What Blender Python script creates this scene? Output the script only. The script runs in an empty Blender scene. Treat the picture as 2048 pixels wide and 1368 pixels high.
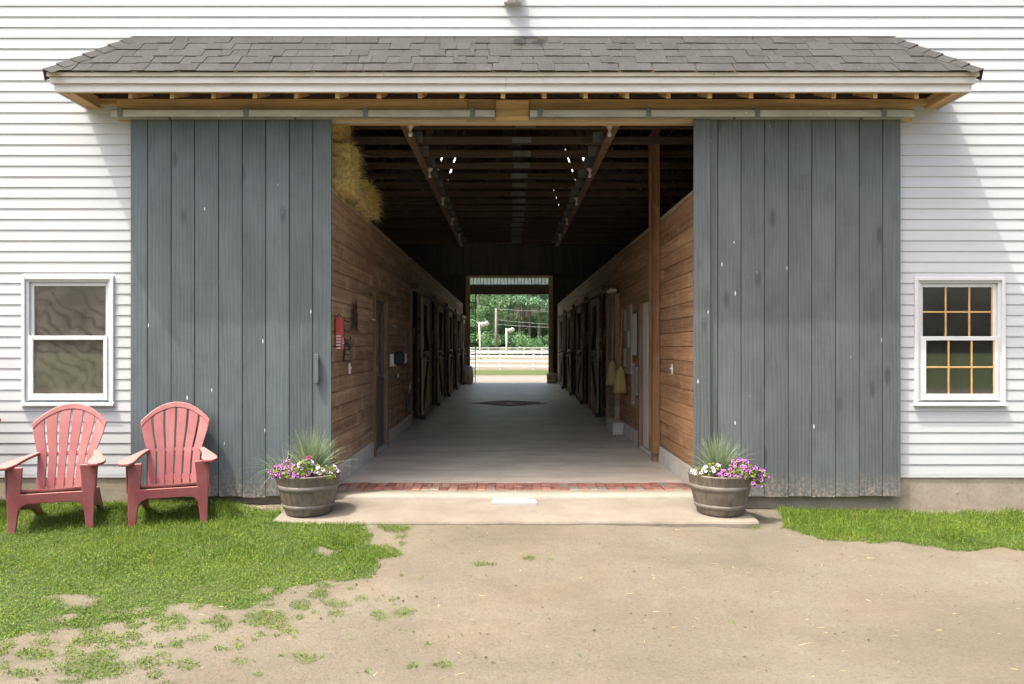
import bpy, math, random
import numpy as np
from mathutils import Vector, Matrix
random.seed(7); RNG = np.random.default_rng(7)
R = math.radians
S = bpy.context.scene
COL = S.collection
# ------------------------------------------------------------------ camera
F = 1450.0                      # focal length in photo pixels (2048 wide)
VX, VY, EYE = 1018.0, 690.0, 1.438
cd = bpy.data.cameras.new("camera"); cam = bpy.data.objects.new("camera", cd); COL.objects.link(cam)
cam.location = (0, 0, EYE); cam.rotation_euler = (R(90), 0, 0)
cd.sensor_width = 36; cd.lens = F/2048*36
cd.shift_x = (1024-VX)/2048; cd.shift_y = (VY-684)/2048
cd.clip_start = .05; cd.clip_end = 2000
S.camera = cam
# ------------------------------------------------------------------ sky, sun, exposure
SUN = Vector((-1.715, -1.0, 4.63)).normalized()          # towards the sun
elev = math.asin(SUN.z); az = math.atan2(SUN.x, SUN.y)
w = bpy.data.worlds.new("World"); S.world = w; w.use_nodes = True
nt = w.node_tree; bg = nt.nodes["Background"]
sk = nt.nodes.new("ShaderNodeTexSky"); sk.sky_type = 'NISHITA'; sk.sun_disc = False
sk.sun_elevation = elev; sk.sun_rotation = az; sk.air_density = 1.0; sk.dust_density = 9.5; sk.ozone_density = 1.0
nt.links.new(sk.outputs[0], bg.inputs[0]); bg.inputs[1].default_value = .15
sl = bpy.data.lights.new("sun", 'SUN'); sl.energy = 2.0; sl.angle = R(.55); sl.color = (1, .965, .87)
so = bpy.data.objects.new("sun", sl); COL.objects.link(so)
so.rotation_euler = (-SUN).to_track_quat('-Z', 'Y').to_euler(); so.location = (-10, -6, 27)
S.view_settings.view_transform = 'Standard'; S.view_settings.look = 'None'; S.view_settings.gamma = 1
S.view_settings.exposure = 1.70
try:
    S.cycles.max_bounces = 10; S.cycles.diffuse_bounces = 6; S.cycles.transparent_max_bounces = 12
except Exception: pass

# ------------------------------------------------------------------ helpers
def P(px, py, D): return Vector(((px-VX)/F*D, D, EYE-(py-VY)/F*D))
def PX(px, D): return (px-VX)/F*D
def PZ(py, D): return EYE-(py-VY)/F*D
ABS = {}
class MB:
    def __init__(s): s.v = []; s.f = []
    def add(s, vs, fs):
        b = len(s.v); s.v += [tuple(v) for v in vs]; s.f += [tuple(b+i for i in f) for f in fs]; return s
    def box(s, x0, x1, y0, y1, z0, z1):
        return s.add([(x0,y0,z0),(x1,y0,z0),(x1,y1,z0),(x0,y1,z0),(x0,y0,z1),(x1,y0,z1),(x1,y1,z1),(x0,y1,z1)],
                     [(0,3,2,1),(4,5,6,7),(0,1,5,4),(1,2,6,5),(2,3,7,6),(3,0,4,7)])
    def cbox(s, x0, x1, y0, y1, z0, z1, c=.003):
        lo = (x0,y0,z0); hi = (x1,y1,z1); vs = []; idx = {}
        for a in (0,1,2):
            for cx in (0,1):
                for cy in (0,1):
                    for cz in (0,1):
                        k = (cx,cy,cz); p = []
                        for i in range(3):
                            e = hi[i] if k[i] else lo[i]
                            if i != a: e += -c if k[i] else c
                            p.append(e)
                        idx[(a,)+k] = len(vs); vs.append(p)
        fs = []
        for a in range(3):
            b, d = [(1,2),(2,0),(0,1)][a]
            for side in (0,1):
                def K(m, n):
                    k = [0,0,0]; k[a] = side; k[b] = m; k[d] = n; return idx[(a,)+tuple(k)]
                q = (K(0,0),K(1,0),K(1,1),K(0,1)); fs.append(q if side else q[::-1])
        for a in range(3):
            b, d = [(1,2),(2,0),(0,1)][a]
            for m in (0,1):
                for n in (0,1):
                    def K(fa, t):
                        k = [0,0,0]; k[a] = t; k[b] = m; k[d] = n; return idx[(fa,)+tuple(k)]
                    q = (K(b,0),K(b,1),K(d,1),K(d,0)); fs.append(q if (m ^ n) else q[::-1])
        for cx in (0,1):
            for cy in (0,1):
                for cz in (0,1):
                    t = tuple(idx[(a,cx,cy,cz)] for a in range(3)); fs.append(t if (cx+cy+cz) % 2 else t[::-1])
        return s.add(vs, fs)
    def tube(s, pts, r, n=8, cap=True):
        pts = [Vector(p) for p in pts]; m = len(pts)
        rs = r if isinstance(r, (list, tuple)) else [r]*m
        vs = []; up = None
        for i, p in enumerate(pts):
            t = (pts[min(i+1,m-1)]-pts[max(i-1,0)]).normalized()
            if up is None: up = Vector((0,0,1)) if abs(t.z) < .9 else Vector((1,0,0))
            a = t.cross(up).normalized(); b = a.cross(t).normalized(); up = b
            for k in range(n):
                th = 2*math.pi*k/n; vs.append(p+a*math.cos(th)*rs[i]+b*math.sin(th)*rs[i])
        fs = [(i*n+k, i*n+(k+1) % n, (i+1)*n+(k+1) % n, (i+1)*n+k) for i in range(m-1) for k in range(n)]
        if cap: fs += [tuple(range(n))[::-1], tuple((m-1)*n+k for k in range(n))]
        return s.add(vs, fs)
    def lathe(s, prof, c=(0,0,0), n=32, axis='Z'):
        vs = []; m = len(prof)
        for r, z in prof:
            for k in range(n):
                th = 2*math.pi*k/n; a, b = r*math.cos(th), r*math.sin(th)
                vs.append((c[0]+a, c[1]+b, c[2]+z) if axis == 'Z' else ((c[0]+a, c[1]+z, c[2]+b) if axis == 'Y' else (c[0]+z, c[1]+a, c[2]+b)))
        fs = [(i*n+k, i*n+(k+1) % n, (i+1)*n+(k+1) % n, (i+1)*n+k) for i in range(m-1) for k in range(n)]
        return s.add(vs, fs)
    def prism(s, poly, axis, a, b):
        """poly of 2d points extruded along axis (x: (y,z), y: (x,z), z: (x,y)) from a to b"""
        def m(p, t): return (t,p[0],p[1]) if axis == 'x' else ((p[0],t,p[1]) if axis == 'y' else (p[0],p[1],t))
        n = len(poly)
        return s.add([m(p,a) for p in poly]+[m(p,b) for p in poly],
                     [tuple(range(n))[::-1], tuple(range(n,2*n))]+[(i,(i+1) % n,n+(i+1) % n,n+i) for i in range(n)])
    def bar(s, p, q, w, t, c=0):
        """rectangular bar from p to q; width w across (in the plane of x), thickness t"""
        p = Vector(p); q = Vector(q); d = (q-p); L = d.length; d.normalize()
        up = Vector((0,1,0)) if abs(d.y) < .9 else Vector((0,0,1))
        a = d.cross(up).normalized(); b = a.cross(d).normalized()
        o = [p+d*k+a*i*w/2+b*j*t/2 for k in (0,L) for i,j in ((-1,-1),(1,-1),(1,1),(-1,1))]
        return s.add(o, [(0,1,2,3),(7,6,5,4),(0,4,5,1),(1,5,6,2),(2,6,7,3),(3,7,4,0)])
    def xf(s, M, start=0):
        s.v = s.v[:start]+[tuple(M @ Vector(v)) for v in s.v[start:]]; return s
    def mesh(s, name, off=(0,0,0)):
        me = bpy.data.meshes.new(name)
        me.from_pydata([(v[0]-off[0], v[1]-off[1], v[2]-off[2]) for v in s.v], [], s.f)
        import bmesh
        bm = bmesh.new(); bm.from_mesh(me); bmesh.ops.recalc_face_normals(bm, faces=bm.faces); bm.to_mesh(me); bm.free()
        return me
def tag(o, label=None, cat=None, group=None, kind=None):
    if label: o['label'] = label
    if cat: o['category'] = cat
    if group: o['group'] = group
    if kind: o['kind'] = kind
    return o
def thing(name, label, cat, loc=(0,0,0), group=None, rz=0):
    o = bpy.data.objects.new(name, None); COL.objects.link(o); o.location = loc; o.rotation_euler = (0,0,rz)
    o.empty_display_size = .1; ABS[o.name] = Vector(loc)
    return tag(o, label, cat, group, 'thing')
def put(name, me, mat, parent=None, smooth=False, loc=(0,0,0)):
    o = bpy.data.objects.new(name, me); COL.objects.link(o); o.location = loc
    if mat and not me.materials: me.materials.append(mat)
    if parent: o.parent = parent
    if smooth: me.polygons.foreach_set('use_smooth', [True]*len(me.polygons))
    ABS[o.name] = ABS.get(parent.name, Vector()) + Vector(loc) if parent else Vector(loc)
    return o
def part(name, mb, mat, parent=None, smooth=False):
    """world-space builder -> object; parents are never rotated when this is used"""
    off = ABS.get(parent.name, Vector()) if parent else Vector()
    return put(name, mb.mesh(name, off), mat, parent, smooth)
def copy_tree(o, parent=None):
    c = o.copy(); COL.objects.link(c); c.parent = parent
    for ch in list(o.children): copy_tree(ch, c)
    return c
def npmesh(name, V, Fc, nv, attrs=None, smooth=False):
    me = bpy.data.meshes.new(name); me.vertices.add(len(V)); me.vertices.foreach_set('co', V.astype(np.float32).ravel())
    n = len(Fc); me.loops.add(n*nv); me.polygons.add(n)
    me.loops.foreach_set('vertex_index', Fc.astype(np.int32).ravel())
    me.polygons.foreach_set('loop_start', (np.arange(n)*nv).astype(np.int32))
    if smooth: me.polygons.foreach_set('use_smooth', np.ones(n, bool))
    for k, a in (attrs or {}).items():
        at = me.attributes.new(k, 'FLOAT', 'POINT'); at.data.foreach_set('value', a.astype(np.float32))
    me.update(calc_edges=True); me.validate(); return me

# ------------------------------------------------------------------ materials
class NT:
    def __init__(s, name):
        s.m = bpy.data.materials.new(name); s.m.use_nodes = True; s.t = s.m.node_tree
        s.b = s.t.nodes["Principled BSDF"]
        s.co = None
    def n(s, ty, **kw):
        nd = s.t.nodes.new("ShaderNode"+ty)
        for k, v in kw.items():
            if hasattr(nd, k) and not k[0].isupper(): setattr(nd, k, v)
            else: s.set(nd.inputs[k.replace('_',' ')], v)
        return nd
    def set(s, inp, v):
        if hasattr(v, 'is_output'): s.t.links.new(v, inp)
        elif isinstance(v, (tuple, list)) and len(v) == 3 and inp.type == 'RGBA': inp.default_value = (*v, 1)
        else: inp.default_value = v
    def coords(s, scale=(1,1,1), rand=True):
        tc = s.n("TexCoord"); o = tc.outputs['Object']
        if rand:
            oi = s.n("ObjectInfo"); mul = s.n("VectorMath", operation='SCALE'); s.set(mul.inputs[0], (37.1, 17.7, 23.3)); s.set(mul.inputs['Scale'], oi.outputs['Random'])
            ad = s.n("VectorMath", operation='ADD'); s.set(ad.inputs[0], o); s.set(ad.inputs[1], mul.outputs[0]); o = ad.outputs[0]
        mp = s.n("Mapping"); s.set(mp.inputs[0], o); s.set(mp.inputs['Scale'], scale); return mp.outputs[0]
    def noise(s, co, scale, detail=4, rough=.55, dist=0):
        nd = s.n("TexNoise", Scale=scale, Detail=detail, Roughness=rough, Distortion=dist); s.set(nd.inputs['Vector'], co); return nd.outputs['Fac']
    def ramp(s, fac, stops, interp='LINEAR'):
        r = s.n("ValToRGB"); s.set(r.inputs[0], fac); e = r.color_ramp.elements; r.color_ramp.interpolation = interp
        while len(e) < len(stops): e.new(.5)
        for el, (p, c) in zip(e, stops): el.position = p; el.color = (*c, 1) if isinstance(c, (tuple,list)) else (c,c,c,1)
        return r.outputs[0]
    def mix(s, fac, a, b, mode='MIX'):
        m = s.n("Mix", data_type='RGBA', blend_type=mode); s.set(m.inputs[0], fac); s.set(m.inputs[6], a); s.set(m.inputs[7], b); return m.outputs[2]
    def math(s, op, a, b=0.0, c=None):
        m = s.n("Math", operation=op); s.set(m.inputs[0], a); s.set(m.inputs[1], b)
        if c is not None: s.set(m.inputs[2], c)
        return m.outputs[0]
    def bump(s, h, strength=.3, dist=.01, prev=None):
        b = s.n("Bump", Strength=strength, Distance=dist); s.set(b.inputs['Height'], h)
        if prev is not None: s.set(b.inputs['Normal'], prev)
        return b.outputs[0]
    def out(s, color, rough=.6, normal=None, spec=.4, metal=0):
        s.set(s.b.inputs['Base Color'], color); s.set(s.b.inputs['Roughness'], rough); s.set(s.b.inputs['Metallic'], metal)
        s.b.inputs['Specular IOR Level'].default_value = spec
        if normal is not None: s.set(s.b.inputs['Normal'], normal)
        return s.m
    def worldz(s):
        g = s.n("NewGeometry"); sp = s.n("SeparateXYZ"); s.set(sp.inputs[0], g.outputs['Position']); return sp.outputs
    def rnd(s): return s.n("ObjectInfo").outputs['Random']
def plain(name, c, rough=.6, spec=.4, metal=0, var=.25, scale=6, bump=.15):
    t = NT(name); co = t.coords(); f = t.noise(co, scale, 6, .6)
    dark = tuple(x*(1-var) for x in c); lite = tuple(min(1, x*(1+var*.6)) for x in c)
    return t.out(t.ramp(f, [(.3, dark), (.7, lite)]), rough, t.bump(t.noise(co, scale*8, 3), bump, .002), spec, metal)
def wood(name, cs, axis, var=.35, rough=.75, bump=.5, fine=1.0, dirt=None, knots=True):
    """cs: dark, mid, light. axis: grain direction 0/1/2"""
    t = NT(name)
    sc = [1,1,1]; sc[axis] = .03
    co = t.coords(tuple(sc)); co2 = t.coords()
    g1 = t.noise(co, 14*fine, 5, .6, .8); g2 = t.noise(co, 70*fine, 4, .6, .3)
    base = t.ramp(g1, [(.28, cs[0]), (.5, cs[1]), (.75, cs[2])])
    base = t.mix(t.math('MULTIPLY', t.ramp(g2, [(.35, 1.0), (.6, 0.0)]), .45), base, tuple(x*.5 for x in cs[0]))
    hv = t.n("HueSaturation"); t.set(hv.inputs['Color'], base); t.set(hv.inputs['Value'], t.math('MULTIPLY_ADD', t.rnd(), var, 1-var/2))
    base = hv.outputs[0]
    h = t.math('ADD', t.math('MULTIPLY', g2, .7), g1)
    if knots:
        vo = t.n("TexVoronoi", Scale=1.0); sk = [3.2,3.2,3.2]; sk[axis] = 1.3; t.set(vo.inputs['Vector'], t.coords(tuple(sk)))
        k = t.ramp(vo.outputs['Distance'], [(.07, 1.0), (.16, 0.0)]); base = t.mix(t.math('MULTIPLY', k, .6), base, tuple(x*.35 for x in cs[0]))
    if dirt:
        d = t.ramp(t.noise(co2, 3.2, 6, .65), [(.52, 0.0), (.72, 1.0)]); base = t.mix(t.math('MULTIPLY', d, dirt[1]), base, dirt[0])
    return t.out(base, rough, t.bump(h, bump, .004), .25)

M = {}
# vinyl siding
t = NT("vinyl"); co = t.coords((.25,1,3)); n1 = t.noise(co, 3, 6, .6); n2 = t.noise(t.coords((.12,1,1)), 90, 3)
hv = t.n("HueSaturation"); t.set(hv.inputs['Color'], t.ramp(n1, [(.25, (.383,.404,.421)), (.55, (.426,.444,.454))])); t.set(hv.inputs['Value'], t.math('MULTIPLY_ADD', t.rnd(), .05, .975))
M['vinyl'] = t.out(hv.outputs[0], .48, t.bump(n2, .12, .002, t.bump(t.noise(t.coords((.5,1,1), True), 2.2, 2), .35, .02)), .4)
M['white_trim'] = plain("white_trim", (.512,.525,.539), .45, .4, 0, .08, 4, .05)
M['cream'] = plain("cream_metal", (.539,.506,.408), .5, .4, 0, .10, 5, .05)
t = NT("weathered_white"); co = t.coords((.15,1,1)); f = t.noise(co, 9, 6, .65); d = t.noise(t.coords((.4,1,2)), 3, 6, .7)
c = t.ramp(f, [(.3, (.480,.473,.439)), (.6, (.580,.580,.564))]); c = t.mix(t.math('MULTIPLY', t.ramp(d, [(.55, 0.0), (.78, 1.0)]), .55), c, (.331,.299,.231))
M['fascia'] = t.out(c, .65, t.bump(f, .2, .003))
# painted door
def door_mat(name, base):
    t = NT(name)
    cg = t.coords((1,1,.05)); cs_ = t.coords((.06,1,1)); c0 = t.coords()
    grain = t.noise(cg, 26, 5, .65, 1.2); saw = t.noise(cs_, 55, 3, .6, .15); fine = t.noise(cg, 120, 3, .6)
    wv = t.n("TexWave", wave_type='RINGS', rings_direction='Y', Scale=5.5, Distortion=7.0, Detail=3.0); t.set(wv.inputs['Detail Scale'], 1.2); t.set(wv.inputs['Vector'], t.coords((1.6,1.6,.16)))
    ring = wv.outputs['Fac']
    lo = tuple(x*.82 for x in base); hi = tuple(min(1,x*1.16) for x in base)
    c = t.ramp(t.math('ADD', t.math('MULTIPLY', t.noise(t.coords((1,1,.3)), 9, 6, .65), .75), t.math('MULTIPLY', saw, .25)), [(.30, lo), (.5, base), (.72, hi)])
    c = t.mix(t.math('MULTIPLY', t.ramp(grain, [(.30, 1.0), (.42, 0.0)]), .45), c, tuple(x*.5 for x in base))
    c = t.mix(t.math('MULTIPLY', t.ramp(ring, [(.0, 1.0), (.20, 0.0)]), .42), c, tuple(x*.5 for x in base))
    blot = t.noise(t.coords((1,1,.6)), 2.4, 5, .6); c = t.mix(t.math('MULTIPLY', t.ramp(blot, [(.42, 0.0), (.70, 1.0)]), .65), c, tuple(x*1.38 for x in base))
    vo = t.n("TexVoronoi", Scale=1.0); t.set(vo.inputs['Vector'], t.coords((4.2,4.2,1.5)))
    kn = t.ramp(vo.outputs['Distance'], [(.08, 1.0), (.17, 0.0)]); c = t.mix(t.math('MULTIPLY', kn, .7), c, tuple(x*.45 for x in base))
    v2 = t.n("TexVoronoi", Scale=1.0); t.set(v2.inputs['Vector'], t.coords((11,11,3.2)))
    pick = t.ramp(t.noise(t.coords((2,2,1)), 4, 2), [(.52, 0.0), (.58, 1.0)])
    spl = t.math('MULTIPLY', t.ramp(v2.outputs['Distance'], [(.045, 1.0), (.08, 0.0)]), pick); c = t.mix(t.math('MULTIPLY', spl, .8), c, (.72,.74,.74))
    pos = t.worldz(); zz = t.math('ADD', pos[2], t.math('MULTIPLY', t.noise(c0, 4, 5, .7), .35))
    rub = t.ramp(zz, [(.16, 1.0), (.42, 0.0)]); rubn = t.ramp(t.noise(c0, 40, 4, .7), [(.42, 0.0), (.62, 1.0)])
    c = t.mix(t.math('MULTIPLY', t.math('MULTIPLY', rub, rubn), .8), c, (.34,.28,.21))
    hv = t.n("HueSaturation"); t.set(hv.inputs['Color'], c); t.set(hv.inputs['Value'], t.math('MULTIPLY_ADD', t.rnd(), .16, .92))
    nrm = t.bump(saw, .35, .003, t.bump(t.math('ADD', t.math('MULTIPLY', grain, .8), t.math('ADD', t.math('MULTIPLY', ring, .5), t.math('MULTIPLY', fine, .3))), .5, .005))
    return t.out(hv.outputs[0], .55, nrm, .35)
M['door_blue'] = door_mat("slate_paint_cool", (.078,.096,.102))
M['door_grey'] = door_mat("slate_paint_grey", (.086,.097,.098))
M['plank'] = wood("stall_plank_umber", [(.208,.127,.078), (.351,.227,.140), (.481,.345,.234)], 1, .35, .7, .5, 1, ((.624,.507,.364), .5))
M['plank_red'] = wood("stall_plank_russet", [(.247,.130,.068), (.416,.234,.124), (.546,.338,.195)], 1, .35, .68, .5, 1, ((.650,.468,.299), .45))
M['plank_old'] = wood("stall_plank_old", [(.221,.163,.108), (.364,.280,.195), (.494,.403,.293)], 1, .35, .8, .5, 1, ((.624,.546,.429), .4))
M['plank_v'] = wood("stall_door_wood", [(.260,.208,.143), (.416,.338,.240), (.546,.461,.351)], 2, .3, .8, .45, 1, ((.650,.572,.455), .4))
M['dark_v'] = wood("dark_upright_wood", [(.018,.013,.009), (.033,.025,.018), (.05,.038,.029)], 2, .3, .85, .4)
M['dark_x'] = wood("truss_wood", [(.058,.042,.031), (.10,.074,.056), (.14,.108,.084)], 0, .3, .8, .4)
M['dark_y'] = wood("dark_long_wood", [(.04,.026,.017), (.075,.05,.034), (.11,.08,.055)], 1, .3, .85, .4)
M['post'] = wood("orange_post_wood", [(.16,.075,.032), (.26,.13,.060), (.33,.19,.10)], 2, .15, .7, .6, 1, ((.38,.28,.18), .35))
M['pine'] = wood("pine_header", [(.376,.248,.106), (.564,.394,.179), (.719,.531,.274)], 0, .2, .7, .35, 1, ((.274,.205,.103), .5))
M['pine_y'] = wood("pine_rafter", [(.359,.214,.103), (.531,.342,.171), (.684,.479,.256)], 1, .3, .75, .35, 1)
M['sill_brown'] = wood("brown_frame_wood", [(.16,.10,.058), (.27,.175,.105), (.35,.245,.155)], 2, .2, .7, .45)
M['muntin'] = plain('honey_wood', (.46,.29,.12), .5, .4, 0, .2, 9, .1)
M['broom_handle'] = plain("broom_handle_wood", (.40,.25,.11), .5, .4, 0, .15, 5, .05)
# metals and small things
t = NT("galvanised"); co = t.coords((.3,1,1)); f = t.noise(co, 16, 6, .65); v = t.n("TexVoronoi", Scale=1.0); t.set(v.inputs['Vector'], t.coords((22,22,22)))
c = t.ramp(f, [(.3, (.36,.36,.31)), (.6, (.50,.50,.44))]); pick = t.ramp(t.noise(t.coords(), 7, 2), [(.5, 0.0), (.58, 1.0)])
c = t.mix(t.math('MULTIPLY', t.math('MULTIPLY', t.ramp(v.outputs['Distance'], [(.10, 1.0), (.17, 0.0)]), pick), .8), c, (.75,.75,.70))
M['galv'] = t.out(c, .5, t.bump(f, .15, .002), .5, .35)
M['plate'] = plain("gusset_steel", (.17,.19,.19), .5, .5, .3, .2, 12, .1)
M['steel'] = plain("dark_steel", (.06,.06,.06), .45, .5, .6, .3, 12, .1)
M['bright_steel'] = plain("bright_steel", (.62,.62,.60), .35, .5, .8, .15, 12, .05)
M['brass'] = plain("brass", (.42,.29,.10), .3, .5, .9, .2, 10, .05)
M['iron'] = plain("rusty_iron", (.075,.06,.05), .7, .3, .3, .4, 16, .3)
M['grey_door'] = plain("grey_steel_door", (.115,.13,.145), .45, .4, 0, .12, 3, .05)
M['white_door'] = plain("white_steel_door", (.68,.67,.62), .45, .4, 0, .10, 3, .05)
M['plastic_white'] = plain("white_plastic", (.72,.72,.70), .4, .4, 0, .06, 5, .03)
M['plastic_black'] = plain("black_plastic", (.025,.025,.026), .35, .4, 0, .2, 5, .03)
M['red_plastic'] = plain("coral_red_plastic", (.496,.080,.080), .45, .4, 0, .15, 8, .05)
M['porcelain'] = plain("porcelain", (.62,.55,.46), .3, .5, 0, .08, 5, .03)
M['bulb'] = plain("bulb_glass", (.70,.68,.62), .15, .6, 0, .05, 5, .0)
M['paper'] = plain("paper", (.66,.67,.66), .8, .2, 0, .06, 9, .03)
M['ink'] = plain("faded_ink", (.12,.12,.13), .8, .2, 0, .1, 9, .03)
M['broom'] = wood("broom_corn", [(.30,.22,.09), (.45,.34,.15), (.56,.44,.22)], 2, .1, .85, .7, 2, None, False)
# concrete family
def concrete(name, a, b, scale=3, rough=.85, stain=None, streak=None, grit=60, bs=.3):
    t = NT(name); co = t.coords(); f = t.noise(co, scale, 8, .62); g = t.noise(co, grit, 4, .7)
    c = t.ramp(f, [(.3, a), (.7, b)])
    c = t.mix(t.math('MULTIPLY', t.ramp(g, [(.3, 1.0), (.5, 0.0)]), .3), c, tuple(x*.55 for x in a))
    if stain:
        s1 = t.noise(t.coords(streak or (1,1,1)), 1.8, 7, .7); c = t.mix(t.math('MULTIPLY', t.ramp(s1, [(.42, 0.0), (.7, 1.0)]), stain[1]), c, stain[0])
    return t.out(c, rough, t.bump(g, bs, .004, t.bump(f, .25, .01)), .3)
M['floor'] = concrete("aisle_concrete", (.47,.43,.365), (.64,.59,.51), 2.2, .42, ((.24,.22,.19), .6), (.5,2.6,1), 45, .25)
M['foundation'] = concrete("foundation_concrete", (.240,.204,.156), (.360,.316,.248), 2.5, .9, ((.176,.144,.104), .6), (1,1,2), 40, .5)
M['block'] = concrete("block_concrete", (.46,.445,.41), (.62,.605,.57), 5, .9, ((.34,.30,.25), .5), (1,1,1), 60, .4)
M['apron'] = concrete("apron_concrete", (.166,.142,.112), (.218,.192,.155), 4, .9, ((.130,.109,.083), .5), (1,1,1), 75, .55)
M['lip'] = concrete("lip_concrete", (.237,.211,.170), (.307,.281,.230), 4, .9, ((.230,.192,.141), .5), (1,1,1), 70, .5)
M['pale_plate'] = concrete("pale_plate", (.347,.332,.296), (.405,.390,.354), 4, .8, None, None, 60, .2)
M['drain_paver'] = concrete("drain_paver", (.20,.18,.15), (.44,.40,.34), 5, .8, ((.2,.18,.15), .4), (1,1,1), 50, .5)
t = NT("brick"); co = t.coords(); r_ = t.rnd(); c = t.ramp(r_, [(0, (.16,.065,.05)), (.45, (.25,.10,.075)), (.75, (.30,.15,.115)), (.95, (.20,.18,.165))])
c = t.mix(t.math('MULTIPLY', t.ramp(t.noise(co, 8, 6, .7), [(.45, 0.0), (.7, 1.0)]), .6), c, (.37,.29,.22)); M['brick'] = t.out(c, .9, t.bump(t.noise(co, 60, 4), .4, .004), .2)
t = NT("shingle"); co = t.coords(); g = t.noise(co, 220, 3, .8); r_ = t.rnd(); c = t.ramp(r_, [(0, (.033,.033,.032)), (.5, (.039,.040,.039)), (1, (.046,.047,.046))])
c = t.mix(t.math('MULTIPLY', t.ramp(g, [(.35, 1.0), (.55, 0.0)]), .6), c, (.06,.058,.056)); c = t.mix(t.math('MULTIPLY', t.ramp(t.noise(co, 300, 2), [(.62, 0.0), (.7, 1.0)]), .5), c, (.55,.53,.5))
M['shingle'] = t.out(c, .95, t.bump(g, .6, .004), .15)
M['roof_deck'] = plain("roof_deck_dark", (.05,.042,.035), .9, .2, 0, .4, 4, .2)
# window glass with dust
def glass_mat(name, dust, col, reflect_swirl=False, milky=False):
    t = NT(name); nt = t.t; b = t.b; out = [n for n in nt.nodes if n.type == 'OUTPUT_MATERIAL'][0]
    tr = t.n("BsdfTransparent"); tr.inputs[0].default_value = (.86,.9,.88,1); gl = t.n("BsdfGlossy"); gl.inputs['Roughness'].default_value = .03
    fr = t.n("Fresnel"); fr.inputs[0].default_value = 1.52
    m1 = t.n("MixShader"); t.set(m1.inputs[0], t.math('ADD', fr.outputs[0], .05)); t.set(m1.inputs[1], tr.outputs[0]); t.set(m1.inputs[2], gl.outputs[0])
    df = t.n("BsdfTranslucent" if milky else "BsdfDiffuse"); df.inputs[0].default_value = (*col, 1)
    f = t.noise(t.coords(), 5, 7, .7); base = t.ramp(f, [(.3, dust*.5), (.75, dust*1.5)])
    if reflect_swirl:  # rings in the dust layer painted in place of crumpled reflections
        wv = t.n("TexWave", wave_type='RINGS', rings_direction='Y', Scale=2.2, Distortion=16.0, Detail=2.0); t.set(wv.inputs['Vector'], t.coords((1.3,1,1.3)))
        base = t.math('MULTIPLY', base, t.ramp(wv.outputs['Fac'], [(.0, .66), (.4, 1.0)]))
    m2 = t.n("MixShader"); t.set(m2.inputs[0], base); t.set(m2.inputs[1], m1.outputs[0]); t.set(m2.inputs[2], df.outputs[0])
    nt.links.new(m2.outputs[0], out.inputs[0]); return t.m
M['glass_dusty'] = glass_mat("dusty_window_glass", .20, (.36,.33,.27), True)
M['glass'] = glass_mat("window_glass", .035, (.4,.4,.36))
M['added_skylight'] = glass_mat('added_light_panel', .9, (.75,.78,.76), False, True)  # sheet for the roof panels added to light the aisle
M['glass_far'] = glass_mat("transom_glass", .45, (.8,.82,.78), False, True)
# plastic chair, barrel
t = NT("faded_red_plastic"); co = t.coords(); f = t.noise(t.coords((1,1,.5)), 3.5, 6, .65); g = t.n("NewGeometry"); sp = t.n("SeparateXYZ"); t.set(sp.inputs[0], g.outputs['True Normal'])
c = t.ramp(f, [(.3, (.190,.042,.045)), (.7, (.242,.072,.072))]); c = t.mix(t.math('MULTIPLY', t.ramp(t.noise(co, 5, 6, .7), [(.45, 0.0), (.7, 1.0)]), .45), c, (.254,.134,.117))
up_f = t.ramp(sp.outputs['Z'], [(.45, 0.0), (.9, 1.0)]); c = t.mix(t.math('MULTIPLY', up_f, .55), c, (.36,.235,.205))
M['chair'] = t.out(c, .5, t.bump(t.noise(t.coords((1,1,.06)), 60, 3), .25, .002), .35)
t = NT("barrel_plastic"); co = t.coords((1,1,.08)); f = t.noise(co, 26, 5, .65); c = t.ramp(f, [(.3, (.072,.058,.043)), (.55, (.128,.106,.082)), (.75, (.170,.145,.115))])
dd = t.noise(t.coords(), 4, 6, .7); c = t.mix(t.math('MULTIPLY', t.ramp(dd, [(.5, 0.0), (.75, 1.0)]), .5), c, (.27,.235,.19)); M['barrel'] = t.out(c, .6, t.bump(f, .4, .004), .35)
M['hoop'] = plain("barrel_hoop", (.155,.14,.12), .5, .4, .1, .3, 9, .15)
M['soil'] = plain("soil", (.05,.035,.025), .95, .1, 0, .4, 20, .6)
# ground
t = NT("dirt_ground"); co = t.coords((1,1,1), False)
big = t.noise(co, .9, 6, .6, .4); med = t.noise(co, 7, 6, .65); fine = t.noise(co, 60, 5, .7); vf = t.noise(co, 220, 2, .6)
c = t.ramp(big, [(.3, (.127,.111,.079)), (.5, (.156,.137,.103)), (.72, (.183,.167,.128))])
c = t.mix(t.math('MULTIPLY', t.ramp(med, [(.4, 0.0), (.7, 1.0)]), .35), c, (.127,.106,.071))
tr_ = t.noise(t.coords((.16,1.0,1), False), 2.6, 4, .6); c = t.mix(t.math('MULTIPLY', t.ramp(tr_, [(.5, 0.0), (.68, 1.0)]), .3), c, (.111,.100,.075))
c = t.mix(t.math('MULTIPLY', t.ramp(fine, [(.3, 1.0), (.47, 0.0)]), .45), c, (.076,.065,.046)); c = t.mix(t.math('MULTIPLY', t.ramp(fine, [(.6, 0.0), (.72, 1.0)]), .45), c, (.239,.229,.181))
at = t.n("Attribute", attribute_name='grass'); ga = at.outputs['Fac']
g3 = t.noise(co, 48, 6, .85); c = t.mix(t.math('MULTIPLY', t.ramp(g3, [(.30, 1.0), (.49, 0.0)]), .75), c, (.075,.06,.045)); c = t.mix(t.math('MULTIPLY', t.ramp(g3, [(.60, 0.0), (.72, 1.0)]), .5), c, (.30,.27,.22))
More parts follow.
